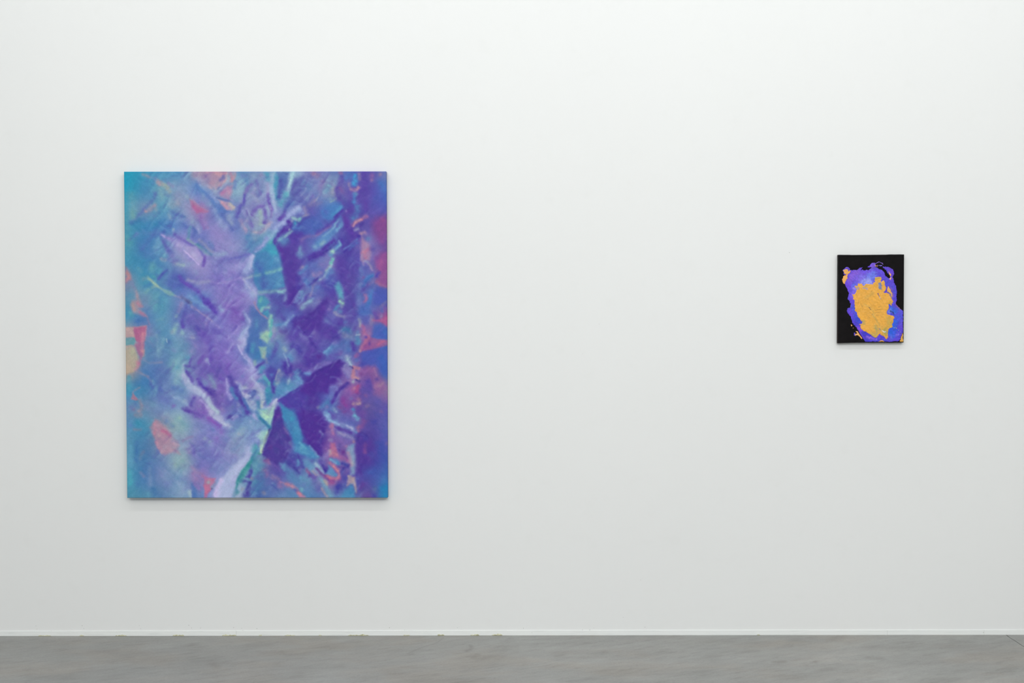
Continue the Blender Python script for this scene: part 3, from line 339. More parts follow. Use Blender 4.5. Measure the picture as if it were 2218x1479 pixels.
s 20 .5 a4b4d0 1060,590 1050,680 1100,790; s 14 .7 584aa6 1110,700 1180,800 1220,900; s 24 .45 b4b8dc 1290,1000 1400,1080 1500,1190; s 14 .8 4a38a0 1330,900 1440,980 1550,1080; s 14 .6 6a54ac 1160,540 1230,440; s 14 .6 5a50a8 1070,590 1180,600 1250,630; s 14 .6 7a60b8 1310,550 1380,450 1430,410; s 16 .5 98a4cc 1470,480 1500,560; s 14 .6 5a4ca6 1230,1130 1200,1200; s 14 .6 8ca4c8 900,1120 1040,1190 1130,1260; s 12 .6 544aa0 1060,1330 1150,1380
H
s 14 .7 b0b0dc 500,230 540,330 620,450 720,540 760,620; s 12 .6 6a58b4 420,260 380,330; s 14 .6 a49cd4 420,220 330,360; s 14 .7 6050a8 380,790 440,920; s 12 .7 a8a4d8 320,820 320,950 360,1080; s 14 .7 4c449c 470,1040 540,1150 640,1290; s 14 .7 b4bcd8 760,800 830,900 900,1000; s 12 .7 c0c8d4 660,1180 740,1300; s 12 .7 505ca8 690,1060 780,1020; s 12 .7 a8acd0 540,960 600,1060 640,1130; s 12 .7 483ca0 1010,760 1050,840; s 14 .7 443a9c 1180,700 1120,800 1090,880; s 12 .7 a0a8b8 1190,690 1150,820; s 12 .6 90a8c8 1380,780 1360,900
s 14 .7 8098d0 1360,1020 1280,1080 1210,1140; s 14 .8 44329a 1190,1190 1300,1110 1420,1040 1557,960; s 12 .7 b8c0dc 1160,1160 1120,1230; s 14 .7 4a3ca0 1350,480 1400,620 1380,700
I
s 14 .7 3c2484 240,760 420,650 620,560 720,500; s 14 .6 7c78bc 250,700 420,600 560,540; s 14 .7 6498c8 440,370 540,290; s 14 .7 8c88c0 790,600 840,540; s 12 .7 a8b8d0 850,490 900,590; s 12 .7 302070 880,610 930,640; s 12 .6 7068b4 780,700 850,790; s 14 .7 42308f 840,880 720,1000 640,1100; s 12 .6 6c70b8 560,960 640,950 680,1010; s 12 .5 6c64b4 560,780 680,800 730,880; s 16 .6 8098c4 460,1400 560,1479; s 14 .6 5c4ca4 540,1380 600,1440; s 14 .6 a880a8 1330,740 1290,640; s 14 .6 784a90 1280,900 1240,760; s 14 .6 9c7ca0 1450,870 1380,950
J
s 14 .6 c090a4 620,480 660,600 700,670; s 14 .6 a86090 700,280 790,340 860,390; s 14 .6 5870ac 620,620 660,690; s 12 .5 a8b0bc 1060,720 1000,800; s 14 .6 6a68b0 1180,500 1240,600 1240,720; s 14 .6 98b0c4 1150,1320 1180,1420; s 14 .6 4468a8 1210,1340 1220,1420
K
s 14 .8 b4bcd8 100,60 220,150 300,200; s 14 .7 8c5cbc 60,110 160,190; s 14 .6 4c4898 350,80 400,100; s 12 .7 302078 1040,260 980,430 920,640; s 14 .7 c0dcc0 1000,330 950,500 900,650; s 12 .7 a8d4c0 900,20 1000,120; s 14 .7 3c789c 880,80 960,160 1040,250; s 20 .6 b4b0d8 230,1100 160,1250 130,1400; s 14 .7 388890 740,800 640,900 560,1010 520,1130 480,1280; s 14 .6 a8b4d4 640,840 540,960 470,1120; s 14 .7 48409c 720,880 740,1020 640,1080; s 14 .6 3c3490 540,1140 640,1160 720,1180; s 12 .6 c08898 1230,1170 1330,1200 1440,1250; s 14 .6 3c3890 1330,830 1440,900 1550,1010
s 16 .6 6494b8 1230,850 1300,960; s 12 .6 4850a0 1080,1200 1180,1300; s 12 .6 7894bc 1100,1180; s 14 .6 3f88b8 1280,50 1360,200 1420,340 1540,520
L
s 14 .7 94acd4 500,60 580,130 700,180; s 12 .7 a8a8d0 830,210 930,260; s 14 .7 523898 640,230 760,290 900,340; s 14 .6 9890b8 680,320 800,370; s 14 .6 3a2484 440,300 420,420; s 12 .6 7c7cb8 380,300 430,350; s 14 .7 40308c 240,560 330,640 400,710; s 14 .6 6cb0c4 30,500 130,590; s 12 .6 7cb0cc 200,560 290,660 340,720; s 14 .7 4a3c94 690,900 800,930 880,880; s 12 .7 7aa4c4 560,790 640,850; s 14 .7 3c3090 420,880 480,980; s 14 .6 98b0c4 300,850 360,900; s 12 .7 c4a0a0 240,980 300,1050; s 14 .6 5ca0c0 50,1090; s 14 .6 443a98 0,700 60,820 100,920; s 12 .6 b8a4a0 860,1060 900,1050; s 14 .6 3c2c88 1000,460 1080,310 1190,420
K
s 70 .45 7480b8 250,900 60,1000; s 40 .5 7c88bc 330,860 480,760; s 45 .7 a8b4d4 590,820 450,1040 350,1250 290,1420; s 25 .7 b8b0d8 250,1110 180,1250 150,1420; s 60 .5 a4acd4 640,700 700,600; s 30 .6 4c8c9c 620,1000 560,1150; s 50 .5 4a80a0 800,760 760,900; s 50 .5 7890bc 560,500 420,600
E
s 30 .5 a4a4dc 600,700 660,780; s 30 .5 9c94d4 480,640 400,560; s 50 .4 7a70bc 250,700 330,800
H
s 40 .5 8890c8 560,1000 520,900; s 30 .6 5c54ac 620,1010 700,1010; s 20 .6 b4b8d4 600,980 660,960
J
s 90 .35 84a0bc 1000,600 900,400; s 70 .35 7c98bc 700,950 900,1250; s 50 .4 90a4c0 1000,1200 1040,1350
G
s 70 .35 7898bc 600,1250 800,1350; s 60 .4 7ca4bc 700,150 640,400
D
s 60 .35 68a4b8 600,750 560,900; s 60 .3 7098b8 800,1100 700,1300
F
s 30 .5 6c7cc0 120,420 60,560; s 20 .6 7ca0cc 30,900 90,830; s 25 .5 7c74b8 360,560 450,500; s 20 .5 5a84c0 540,330 500,440
C
s 40 .4 8088bc 120,480 220,380 300,300; s 30 .5 a094b4 200,600 300,520; s 30 .4 78a0c0 520,200 600,120
K
p 14 .8 a9b1d5 150,1280 220,1120 350,980 480,850 640,700 690,640 740,680 640,850 560,960 500,1100 440,1250 420,1450 118,1450; s 35 .6 b6b6dc 240,1150 190,1290 170,1420; s 22 .7 c4b4e0 215,1130 160,1270 128,1410; s 40 .6 3f8c94 690,880 590,1010 530,1160; s 40 .5 4a7ca4 480,1300 450,1420
E
s 60 .55 a4a4da 720,150 600,260 480,330; s 40 .6 aab4de 745,120 720,260; s 60 .4 9c90d0 350,400 500,300
H
s 50 .55 a8acd8 600,120 590,260; s 45 .5 a0a0d6 700,560 760,700
G
s 50 .5 a8b0d4 1080,780 1200,940 1350,1070

"""

DATA_SMALL = """
S
P p 5 1 5a3cd0 300,335 345,325 400,330 440,295 480,292 484,302 455,325 520,330 560,325 590,312 602,302 590,292 575,297 540,290 545,278 580,265 590,245 630,235 660,240 650,290 680,295 700,315 750,335 775,360 790,410 830,440 850,440 850,400 820,380 800,340 770,315 740,278 800,285 850,300 895,325 898,350 910,385 890,430 905,490 940,560 950,620 940,680 945,740 935,780 970,830 1034,890 1034,1180 1010,1240 985,1290 970,1303 520,1303 480,1250 440,1180 400,1110 345,1050 330,1000 320,960 290,930 262,885 275,850 310,835 320,790 290,740 275,720 285,690 290,640 270,590 240,530 235,490 260,450 270,400
P s 6 1 9a78e0 660,245 690,225 735,235 760,255; s 5 1 8a78d8 690,272 745,270; s 8 1 6a50c8 220,320 250,298 285,300 300,330; s 5 .9 5048a8 215,390 245,400 265,375 300,345
P p 6 1 5a3cc0 205,330 240,296 285,298 300,325 285,350 250,400 225,385; p 5 1 5a48c8 365,1180 385,1175 395,1225 375,1230 362,1210
O p 5 1 eeb05c 208,335 235,315 270,310 285,340 282,355 250,390 230,370; p 5 1 eeaf5a 245,400 265,375 285,350 300,330 312,345 295,375 280,395 270,420 275,440 255,465 240,490 238,520 225,520 200,490 197,460 205,420 230,395
P s 40 .9 8a5cdc 340,380 420,360; s 40 .8 8f60dc 300,480 330,430; s 50 .8 6a40dc 260,540 300,620; s 40 .7 5a40d8 300,720 330,820; s 60 .8 7c62e0 520,390 400,440; s 40 .6 6a44e0 500,345 560,345; s 55 .8 6f7ce8 600,390 560,440; s 55 .85 8c98f0 480,490 540,480; s 45 .8 a0a8f4 520,490 580,500; s 50 .8 6a80ea 650,360 620,420; s 45 .8 5f70e6 380,540 360,600; s 30 .7 8a94f0 420,560; s 30 .7 8c6ce8 355,640 340,700; s 25 .7 b090f0 365,590; s 40 .7 8a60dc 620,270; s 25 .7 5a44d0 640,310 700,340; s 40 .8 5040d0 720,380 770,420; s 40 .6 6a50e0 740,350; s 30 .6 7a50c8 780,460; s 50 .8 4050d0 800,500 780,560; s 40 .8 4a4ad0 880,560 920,640; s 50 .7 5044d2 920,700 910,780; s 30 .6 7a5adc 870,440; s 30 .6 6a40c8 840,310 880,360; s 40 .5 5848c8 800,320; s 50 .8 3a5ad8 350,860 390,920; s 40 .8 6a40e0 310,900 350,960; s 50 .9 3048d0 400,990 450,1030; s 30 .8 4a3cd0 360,1030 420,1110; s 30 .8 8a4ce0 420,1120 460,1160; s 40 .9 3a34c8 500,1180 590,1230 560,1280; s 16 .8 9060e0 540,1230 600,1260 660,1270; s 14 .7 a070e8 560,1245 640,1265; s 40 .8 4640d0 640,1290 760,1290; s 12 .7 a080e8 680,1270
P s 45 .9 2068dc 870,850 920,900; s 30 .8 5a80ee 840,890; s 40 .7 4a60dc 960,880; s 40 .7 5a4cd4 1010,900 1010,1050; s 60 .8 4058e0 960,980; s 45 .9 1068e0 910,1050 900,1100; s 50 .9 1464dc 860,1180; s 40 .8 3060e0 950,1150 900,1220; s 30 .6 6a80ee 870,1240; s 30 .7 4a48d0 800,1270; s 30 .7 5048d4 1000,1180 970,1260; s 12 .7 8a78e8 940,1220 970,1200; s 20 .7 8c9cf0 860,900 830,905; s 16 .9 6c90e8 860,860 
P s 9 .9 183878 860,885 880,905; s 6 .9 182858 895,905 910,940; s 5 .7 6aa0d0 900,1115 940,1108; s 8 .7 c07890 300,790 318,825; s 10 .7 a06078 940,780 960,830 1000,865; s 8 .5 9c6898 900,690 885,620 850,560
O p 8 1 e9aa45 380,580 370,545 405,540 415,500 440,515 465,510 490,545 520,520 560,515 610,525 640,495 655,480 640,475 645,430 730,418 735,460 720,480 740,500 730,480 765,470 785,500 785,530 805,570 800,605 775,640 820,640 850,660 885,700 885,740 900,740 885,770 880,820 840,800 835,850 810,895 815,920 850,940 900,955 918,985 900,1020 885,1060 890,1110 840,1135 830,1180 835,1240 810,1275 770,1240 720,1200 700,1220 660,1255 620,1235 580,1200 530,1170 480,1150 450,1110 455,1080 420,1060 470,1060 480,1035 450,1000 410,960 405,920 380,890 370,830 370,740 350,720 340,655 370,650 400,590
O p 6 1 e6ac55 825,540 845,570 860,600 880,640 890,690 885,720 860,680 840,650 815,630 815,580; p 5 1 eeb068 822,342 840,350 860,380 870,410 850,420 840,390; p 5 1 eeb27c 838,460 850,440 875,430 880,445 860,475 848,470; p 6 1 d8a048 990,1303 1005,1255 1036,1175 1036,1303; p 5 1 e0a048 690,1303 720,1288 760,1286 790,1303; p 4 1 f0b06c 315,1075 328,1066 342,1080 335,1090 322,1088; s 9 1 f0b46c 354,1114; p 4 1 f0b06a 390,1155 410,1155 425,1175 435,1190 450,1210 475,1255 480,1268 465,1262 440,1235 420,1215 400,1215 385,1225 370,1220 380,1195 410,1190 395,1170; s 6 1 eeb89a 650,262 660,285; s 5 .9 eeb89a 672,268 680,280; s 5 .9 d8a0a0 845,515; s 5 .8 c8b06c 940,1115 955,1135 1000,1175 1000,1155; s 8 .8 b8b060 950,1125
F s 16 .7 b0a050 650,450 720,440; s 10 .6 b89c60 680,490; p 8 .9 6c7cc0 690,510 725,500 745,540 740,600 715,590 695,560; s 12 .6 a89c98 700,540; s 20 .5 d4a850 500,800 600,850 640,950; s 22 .45 c8a458 520,700 620,640; s 30 .5 dca63c 430,860; s 30 .6 f0ae40 440,960 500,1000; s 40 .4 f0b040 620,720; s 40 .6 b8a050 840,1000 860,1080; s 30 .7 9c9c54 800,1200 790,1130; s 30 .6 a89f5c 660,1230 620,1200; s 25 .5 b0a058 720,1150 660,1110; s 18 .6 a8a070 480,1020 500,1060; s 20 .5 c0a45c 860,760 850,820; s 14 .6 a8a070 660,1090 680,1190; s 20 .5 f0b048 720,1020 690,960; s 14 .5 b8a060 620,940 700,1060 730,1100; s 10 .6 8890b8 400,565 420,585; s 9 .8 a098d8 485,575 520,580 545,590; s 7 .8 9888d0 420,570 410,590; s 16 .5 c0a060 560,540 500,560
F s 5 .8 6a4c80 690,650 705,690 730,720; s 5 .8 d8d8f0 712,695 725,715; s 5 .7 8a5c50 545,728; s 4 .8 5c4440 565,835 590,865; s 5 .7 7c5438 612,930; s 3 .6 a07838 560,965 580,975; s 3 .6 8c6c3c 650,880 700,870 750,855; s 3 .6 8c6c3c 660,905 720,900; s 3 .6 947440 670,940 710,945; s 3 .6 947440 690,830 740,822; s 3 .5 947440 420,740 425,790; s 3 .5 a07c40 450,790 480,830; s 5 .7 80603c 850,765; s 3 .6 8c6c3c 800,780 880,790; s 9 .9 6c60a8 712,1135; s 8 .95 e8ecf8 755,1155 775,1165 790,1170; s 7 .8 6078b8 795,1175; s 8 .8 5858b8 790,640 820,635 850,655 870,690 885,720; s 10 .9 4860d0 795,625; s 5 .8 c8c0e0 370,735; s 6 .8 c8b8f0 480,1157; s 6 .6 a09060 650,490 620,515; s 4 .6 8c7440 750,1095; s 4 .6 805c38 600,620

"""

FLOOR_DATA = """
s 1.2 .35 1.4 .55/.52/.5 960,1381 945,1392 915,1402 880,1416
s 10 .45 3 .74/.72/.7 418,1396
s 16 .3 3 .72/.69/.67 1010,1407
s 5 .5 2.5 .6/.58/.56 1010,1410 1022,1404 1018,1398
s 8 .45 3 .65/.63/.6 1025,1424 1035,1418
s 6 .4 3 .7/.67/.64 1205,1421 1220,1418
s 5 .5 2 .6/.57/.52 1676,1434 1698,1433
s 7 .5 2.5 .62/.59/.55 1766,1433
s 11 .45 3 .68/.65/.62 1882,1425 1905,1426
s 26 .4 4 .72/.7/.68 1890,1402 1960,1402
s 30 .35 4 .75/.72/.7 2040,1398 2120,1400
s 14 .35 3 .75/.73/.72 2060,1386
s 45 .3 6 .82/.79/.74 1500,1388 1640,1392 1720,1390
s 20 .35 4 .72/.7/.7 205,1410 240,1412
s 26 .3 4 .78/.77/.76 150,1466 120,1470
s 16 .35 5 .75/.74/.73 270,1422
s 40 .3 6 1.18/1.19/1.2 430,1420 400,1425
s 30 .3 5 .8/.78/.76 450,1430 480,1434
s 10 .3 2 .6/.55/.5 460,1437 470,1444
s 12 .35 3 .72/.7/.68 540,1400 580,1396
s 14 .35 4 .72/.7/.68 570,1414 610,1412
s 26 .3 5 .8/.79/.78 850,1458
s 18 .35 4 .8/.78/.78 1280,1469 1240,1475
s 6 .35 2.5 .75/.72/.68 1310,1411
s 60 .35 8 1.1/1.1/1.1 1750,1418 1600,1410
s 1 .5 1 .45/.42/.4 556,1436
s 1.2 .4 1 .5/.48/.45 337,1443
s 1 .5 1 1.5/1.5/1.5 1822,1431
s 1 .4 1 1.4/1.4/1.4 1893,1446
s 1 .4 1 .5/.5/.5 1748,1441

"""

TILES_LARGE = {}
for _i, _n in enumerate('ABCDEFGHIJKL'):
    TILES_LARGE[_n] = ((260, 450, 645)[_i % 3], (365, 540, 715, 895)[_i // 3], 7.785)

def paint_large(nx, ny, x0=267.0, x1=840.0, y0=370.0, y1=1080.0):
    """Colours (sRGB 0..1, rows from the top) of the big crumpled-foil picture."""
    X = np.linspace(x0, x1, nx); Y = np.linspace(y0, y1, ny)
    g = np.array([[hexlin(h) for h in r.split()] for r in GRID_LARGE.strip().splitlines()])
    img = cubic_resize(g, np.clip((Y - 372) / 39.22, 0, 18), np.clip((X - 270) / 40.57, 0, 14))
    GX, GY = np.meshgrid(X, Y)
    wob = (3.0 * value_noise(GX, GY, 19, 1) + 1.6 * value_noise(GX, GY, 7, 2) + 0.7 * value_noise(GX, GY, 3, 3),
           3.0 * value_noise(GX, GY, 19, 4) + 1.6 * value_noise(GX, GY, 7, 5) + 0.7 * value_noise(GX, GY, 3, 6))
    patch = np.clip(1.0 + 0.30 * value_noise(GX, GY, 11, 41) + 0.20 * value_noise(GX, GY, 5, 42) + 0.07 * value_noise(GX, GY, 2.5, 43), 0.3, 1.5)
    for kind, w, a, col, pts in ops_of(DATA_LARGE, TILES_LARGE):
        if kind == 's' and w < 4.0:                  # thin marks are rubbed, not drawn
            f = np.clip((w - 0.8) / 3.2, 0, 1)
            a *= 0.55 + 0.3 * f; w *= 1.75 - 0.55 * f
        if col[0] > col[2] - 0.08:
            a *= 0.80
        m = mask_of(kind, w, a, pts, X, Y, wob, 2.6)
        if m is None:
            continue
        sl, al = m
        if kind == 's':
            al = np.clip(al * patch[sl], 0, 1)
        img[sl] += (col - img[sl]) * al[..., None]
    # cloth rubbing: fine streaks that follow the folds
    u = GX * 0.72 + GY * 0.69; v = -GX * 0.69 + GY * 0.72
    st = value_noise(u, v * 3.2, 22, 11) + 0.7 * value_noise(u, v * 2.4, 9, 12) + 0.5 * value_noise(GX, GY, 4, 13)
    st2 = value_noise(v, u * 3.0, 20, 14) + 0.6 * value_noise(v, u * 2.2, 8, 15)
    mix = 0.5 + 0.5 * value_noise(GX, GY, 60, 16)
    s = (st * mix + st2 * (1 - mix))[..., None]
    img = img * (1 + 0.022 * s) + np.array([0.012, 0.0, -0.004]) * s
    # crumple: small printed facets, light on one flank and violet on the other
    wx = GX + 5 * value_noise(GX, GY, 24, 31); wy = GY + 5 * value_noise(GX, GY, 24, 32)
    uu = wx * 0.80 + wy * 0.60; vv = -wx * 0.60 + wy * 0.80
    def ridge(n):
        return 1 - np.sqrt(n * n + 0.012)
    h = ridge(value_noise(uu, vv * 2.0, 38, 33)) + ridge(value_noise(vv, uu * 1.8, 28, 34)) * 0.7 \
        + ridge(value_noise(uu, vv * 1.6, 15, 35)) * 0.36 + value_noise(wx, wy, 8, 36) * 0.10
    gy, gx = np.gradient(h, Y, X)
    f = np.clip((-gx * 0.55 - gy * 0.75) * 7.0, -1.2, 1.2)
    amp = 0.35 + 0.65 * np.clip(0.5 + 1.1 * value_noise(GX, GY, 70, 37), 0, 1)
    edge = np.clip((GX - X[0] - 20) / 70, 0.15, 1) * np.clip((X[-1] - 10 - GX) / 60, 0.3, 1)
    f = (f * amp * edge)[..., None]
    lit = np.maximum(f, 0); dim = np.maximum(-f, 0)
    img = img + lit * 0.21 * (np.array([0.66, 0.78, 0.88]) - img)
    img = img + dim * 0.23 * (np.array([0.28, 0.20, 0.60]) - img)
    def blur(a, r):
        for ax in (0, 1):
            for _ in range(2):
                pad = [(0, 0)] * 3; pad[ax] = (r + 1, r)
                c = np.cumsum(np.pad(a, pad, mode='edge'), axis=ax)
                n = a.shape[ax]
                hi = np.take(c, np.arange(2 * r + 1, 2 * r + 1 + n), axis=ax)
                lo = np.take(c, np.arange(0, n), axis=ax)
                a = (hi - lo) / (2 * r + 1)
        return a
    k = nx / (x1 - x0)
    img = img + 0.26 * (img - blur(img, max(1, int(5 * k)))) + 0.10 * (img - blur(img, max(1, int(22 * k))))
    gr = value_noise(GX, GY, 1.6, 21)[..., None]
    img = img * (1 + 0.032 * gr)
    return np.clip(img, 0, 1)

TILES_SMALL = {'S': (1790.0, 530.0, 6.163)}

def paint_small(nx, ny, x0, x1, y0, y1):
    """Colours and the two poured layers' masks (violet, ochre) of the small black picture."""
    X = np.linspace(x0, x1, nx); Y = np.linspace(y0, y1, ny)
    GX, GY = np.meshgrid(X, Y)
    wob = (0.9 * value_noise(GX, GY, 4.0, 51) + 0.6 * value_noise(GX, GY, 1.6, 52),
           0.9 * value_noise(GX, GY, 4.0, 53) + 0.6 * value_noise(GX, GY, 1.6, 54))
    wob = (wob[0] * 4.6, wob[1] * 4.6)
    base = np.zeros((ny, nx, 3)) + np.array([0.088, 0.076, 0.084])
    n = (value_noise(GX, GY, 9, 61) + 0.7 * value_noise(GX, GY, 3, 62))[..., None]
    base = base * (1 + 0.16 * n)
    pv = np.zeros((ny, nx, 3)) + hexlin('5a3cd0')
    po = np.zeros((ny, nx, 3)) + hexlin('e9aa45')
    mv = np.zeros((ny, nx)); mo = np.zeros((ny, nx))
    for line in DATA_SMALL.strip().splitlines():
        if line == 'S':
            continue
        layer, rest = line[0], line[2:]
        for kind, w, a, col, pts in ops_of('S\n' + rest, TILES_SMALL):
            m = mask_of(kind, w, a, pts, X, Y, wob, 1.0)
            if m is None:
                continue
            sl, al = m
            if layer == 'P':
                c = pv; 
                if a >= 0.99:
                    mv[sl] = np.maximum(mv[sl], al)
            else:
                c = po
                if layer == 'O':
                    mo[sl] = np.maximum(mo[sl], al)
                elif w > 0.9 and col[2] > col[0]:
                    pass
            c[sl] += (col - c[sl]) * al[..., None]
    mv = np.maximum(mv, 0)
    v = (value_noise(GX, GY, 2.2, 71) + 0.6 * value_noise(GX, GY, 1.0, 72))[..., None]
    pv = pv * (1 + 0.07 * v) + np.array([0.03, 0.01, 0.02]) * value_noise(GX, GY, 5, 73)[..., None]
    u = GX * 0.6 + GY * 0.8; q = -GX * 0.8 + GY * 0.6
    s = (value_noise(u + 3 * value_noise(GX, GY, 14, 74), q * 4 + 6 * value_noise(GX, GY, 16, 75), 9, 76))[..., None]
    po = po * (1 + 0.032 * s + 0.03 * v)
    return np.clip(base, 0, 1), np.clip(pv, 0, 1), np.clip(po, 0, 1), mv, mo

# ---------------------------------------------------------------- scene helpers
import bpy, bmesh, math
from mathutils import Vector, Matrix

scene = bpy.context.scene
COL = scene.collection
W, H = 2218.0, 1479.0
FPX = 2500.0                                    # focal length in photo pixels
CAM_H, CAM_D = 1.6930, 6.0
PITCH, ROLL = math.radians(1.48), -0.0012

cam_data = bpy.data.cameras.new('camera')
cam = bpy.data.objects.new('camera', cam_data)
COL.objects.link(cam)
cam_data.sensor_width = 36.0
cam_data.lens = 36.0 * FPX / W
cam_data.clip_end = 100
cam.location = (0.0, -CAM_D, CAM_H)
CAM_ROT = Matrix.Rotation(math.pi / 2 - PITCH, 3, 'X') @ Matrix.Rotation(ROLL, 3, 'Z')
cam.rotation_euler = CAM_ROT.to_euler()
scene.camera = cam

def ray(px, py):
    return CAM_ROT @ Vector(((px - W / 2) / FPX, -(py - H / 2) / FPX, -1.0))

def on_wall(px, py, depth=0.0):
    """Point of the photo on the plane standing `depth` in front of the back wall."""
    d = ray(px, py); o = Vector(cam.location)
    return o + d * ((-depth - o.y) / d.y)

def on_floor(px, py):
    d = ray(px, py); o = Vector(cam.location)
    return o + d * (-o.z / d.z)

def link_mesh(name, verts, faces, mat=None, parent=None, smooth=False):
    me = bpy.data.meshes.new(name)
    me.from_pydata([tuple(v) for v in verts], [], faces)
    me.update()
    ob = bpy.data.objects.new(name, me)
    COL.objects.link(ob)
    if mat is not None:
        me.materials.append(mat)
    if parent is not None:
        ob.parent = parent
    if smooth:
        me.polygons.foreach_set('use_smooth', [True] * len(me.polygons))
    return ob

def box(name, lo, hi, mat, parent=None, bevel=0.0):
    bm = bmesh.new()
    bmesh.ops.create_cube(bm, size=1.0)
    for v in bm.verts:
        v.co = Vector([lo[i] + (v.co[i] + 0.5) * (hi[i] - lo[i]) for i in range(3)])
    if bevel:
        bmesh.ops.bevel(bm, geom=list(bm.edges), offset=bevel, segments=2, affect='EDGES', profile=0.7)
    me = bpy.data.meshes.new(name)
    bm.to_mesh(me); bm.free()
    ob = bpy.data.objects.new(name, me)
    COL.objects.link(ob)
    me.materials.append(mat)
    if parent is not None:
        ob.parent = parent
    return ob

def structure(ob):
    ob['kind'] = 'structure'
    return ob

# ---------------------------------------------------------------- materials
class Nodes:
    def __init__(self, name):
        self.mat = bpy.data.materials.new(name)
        self.mat.use_nodes = True
        self.t = self.mat.node_tree
        self.bsdf = self.t.nodes['Principled BSDF']
    def new(self, kind, **kw):
        n = self.t.nodes.new(kind)
        for k, v in kw.items():
            if k in n.inputs:
                n.inputs[k].default_value = v
            else:
                setattr(n, k, v)
        return n
    def link(self, a, b):
        self.t.links.new(a, b)
    def set(self, **kw):
        for k, v in kw.items():
            self.bsdf.inputs[k.replace('_', ' ')].default_value = v
    def coords(self, scale=(1, 1, 1)):
        tc = self.new('ShaderNodeTexCoord'); mp = self.new('ShaderNodeMapping')
        mp.inputs['Scale'].default_value = scale
        self.link(tc.outputs['Object'], mp.inputs['Vector'])
        return mp.outputs['Vector']
    def streaks(self, angle, scale):
        tc = self.new('ShaderNodeTexCoord'); m1 = self.new('ShaderNodeMapping'); m2 = self.new('ShaderNodeMapping')
        m1.inputs['Rotation'].default_value = (0, 0, angle); m2.inputs['Scale'].default_value = scale
        self.link(tc.outputs['Object'], m1.inputs['Vector']); self.link(m1.outputs['Vector'], m2.inputs['Vector'])
        return m2.outputs['Vector']
    def noise(self, vec, scale, detail=4.0, rough=0.55):
        n = self.new('ShaderNodeTexNoise')
        n.inputs['Scale'].default_value = scale; n.inputs['Detail'].default_value = detail
        n.inputs['Roughness'].default_value = rough
        self.link(vec, n.inputs['Vector'])
        return n.outputs['Fac']
    def ramp(self, fac, stops):
        r = self.new('ShaderNodeValToRGB')
        el = r.color_ramp.elements
        while len(el) < len(stops):
            el.new(0.5)
        for e, (p, c) in zip(el, stops):
            e.position = p; e.color = (*c, 1)
        self.link(fac, r.inputs['Fac'])
        return r.outputs['Color']
    def mix(self, a, b, fac, mode='MIX'):
        m = self.new('ShaderNodeMix', data_type='RGBA', blend_type=mode)
        for sock, v in ((m.inputs[0], fac), (m.inputs[6], a), (m.inputs[7], b)):
            if hasattr(v, 'links'):
                self.link(v, sock)
            else:
                sock.default_value = v if isinstance(v, (int, float)) else (*v, 1)
        return m.outputs[2]
    def bump(self, height, strength, dist):
        b = self.new('ShaderNodeBump')
        b.inputs['Strength'].default_value = strength; b.inputs['Distance'].default_value = dist
        self.link(height, b.inputs['Height'])
        self.link(b.outputs['Normal'], self.bsdf.inputs['Normal'])

def wall_material(name, base):
    n = Nodes(name)
    v = n.coords()
    a = n.noise(v, 0.7, 3.0)
    b = n.noise(v, 9.0, 4.0)
    c = n.ramp(a, [(0.3, tuple(x * 0.993 for x in base)), (0.7, tuple(min(1, x * 1.006) for x in base))])
    sm = n.ramp(b, [(0.30, (0.990, 0.990, 0.988)), (0.42, (1, 1, 1))])
    n.link(n.mix(c, sm, 1.0, 'MULTIPLY'), n.bsdf.inputs['Base Color'])
    n.set(Roughness=0.92)
    n.bump(n.noise(v, 260.0, 3.0), 0.10, 0.0006)
    return n.mat

M_WALL = wall_material('matte_white_wall_paint', WALL_ALB)
M_CEIL = wall_material('white_ceiling_paint', (0.82, 0.83, 0.82))

n = Nodes('painted_baseboard')
v = n.coords((1.6, 1, 60))
sm = n.ramp(n.noise(v, 3.2, 5.0, 0.6), [(0.34, (0.80, 0.82, 0.81)), (0.44, (1, 1, 1))])
n.link(n.mix(tuple(BASE_ALB), sm, 0.65, 'MULTIPLY'), n.bsdf.inputs['Base Color'])
n.set(Roughness=0.6)
M_BASE = n.mat

n = Nodes('dried_yellow_glue')
v = n.coords()
n.link(n.ramp(n.noise(v, 90.0), [(0.35, (0.36, 0.345, 0.20)), (0.6, (0.60, 0.59, 0.42))]), n.bsdf.inputs['Base Color'])
n.set(Roughness=0.45)
n.bump(n.noise(v, 160.0), 0.6, 0.001)
M_GLUE = n.mat

n = Nodes('polished_concrete')
v = n.coords()
vs = n.coords((0.72, 1.2, 1))
big = n.noise(vs, 1.1, 5.0, 0.6)
mid = n.noise(n.streaks(-0.38, (0.55, 1.5, 1)), 4.5, 8.0, 0.68)
small_ = n.noise(n.streaks(-0.42, (0.5, 1.6, 1)), 16.0, 7.0, 0.74)
fine = n.noise(v, 90.0, 4.0, 0.7)
warm = n.noise(n.coords((0.6, 1.3, 3)), 2.3, 5.0, 0.6)
c = n.ramp(big, [(0.36, tuple(x * 0.90 for x in FLOOR_ALB)), (0.5, FLOOR_ALB), (0.64, tuple(x * 1.08 for x in FLOOR_ALB))])
c = n.mix(c, n.ramp(warm, [(0.40, (1.03, 0.99, 0.955)), (0.5, (1, 1, 1)), (0.60, (0.985, 1.0, 1.005))]), 1.0, 'MULTIPLY')
c = n.mix(c, n.ramp(mid, [(0.30, (0.74, 0.73, 0.71)), (0.44, (0.96, 0.96, 0.955)), (0.56, (1.03, 1.03, 1.03)), (0.68, (1.15, 1.16, 1.17))]), 0.9, 'MULTIPLY')
c = n.mix(c, n.ramp(small_, [(0.32, (0.80, 0.79, 0.78)), (0.46, (0.99, 0.99, 0.99)), (0.68, (1.10, 1.10, 1.10))]), 0.8, 'MULTIPLY')
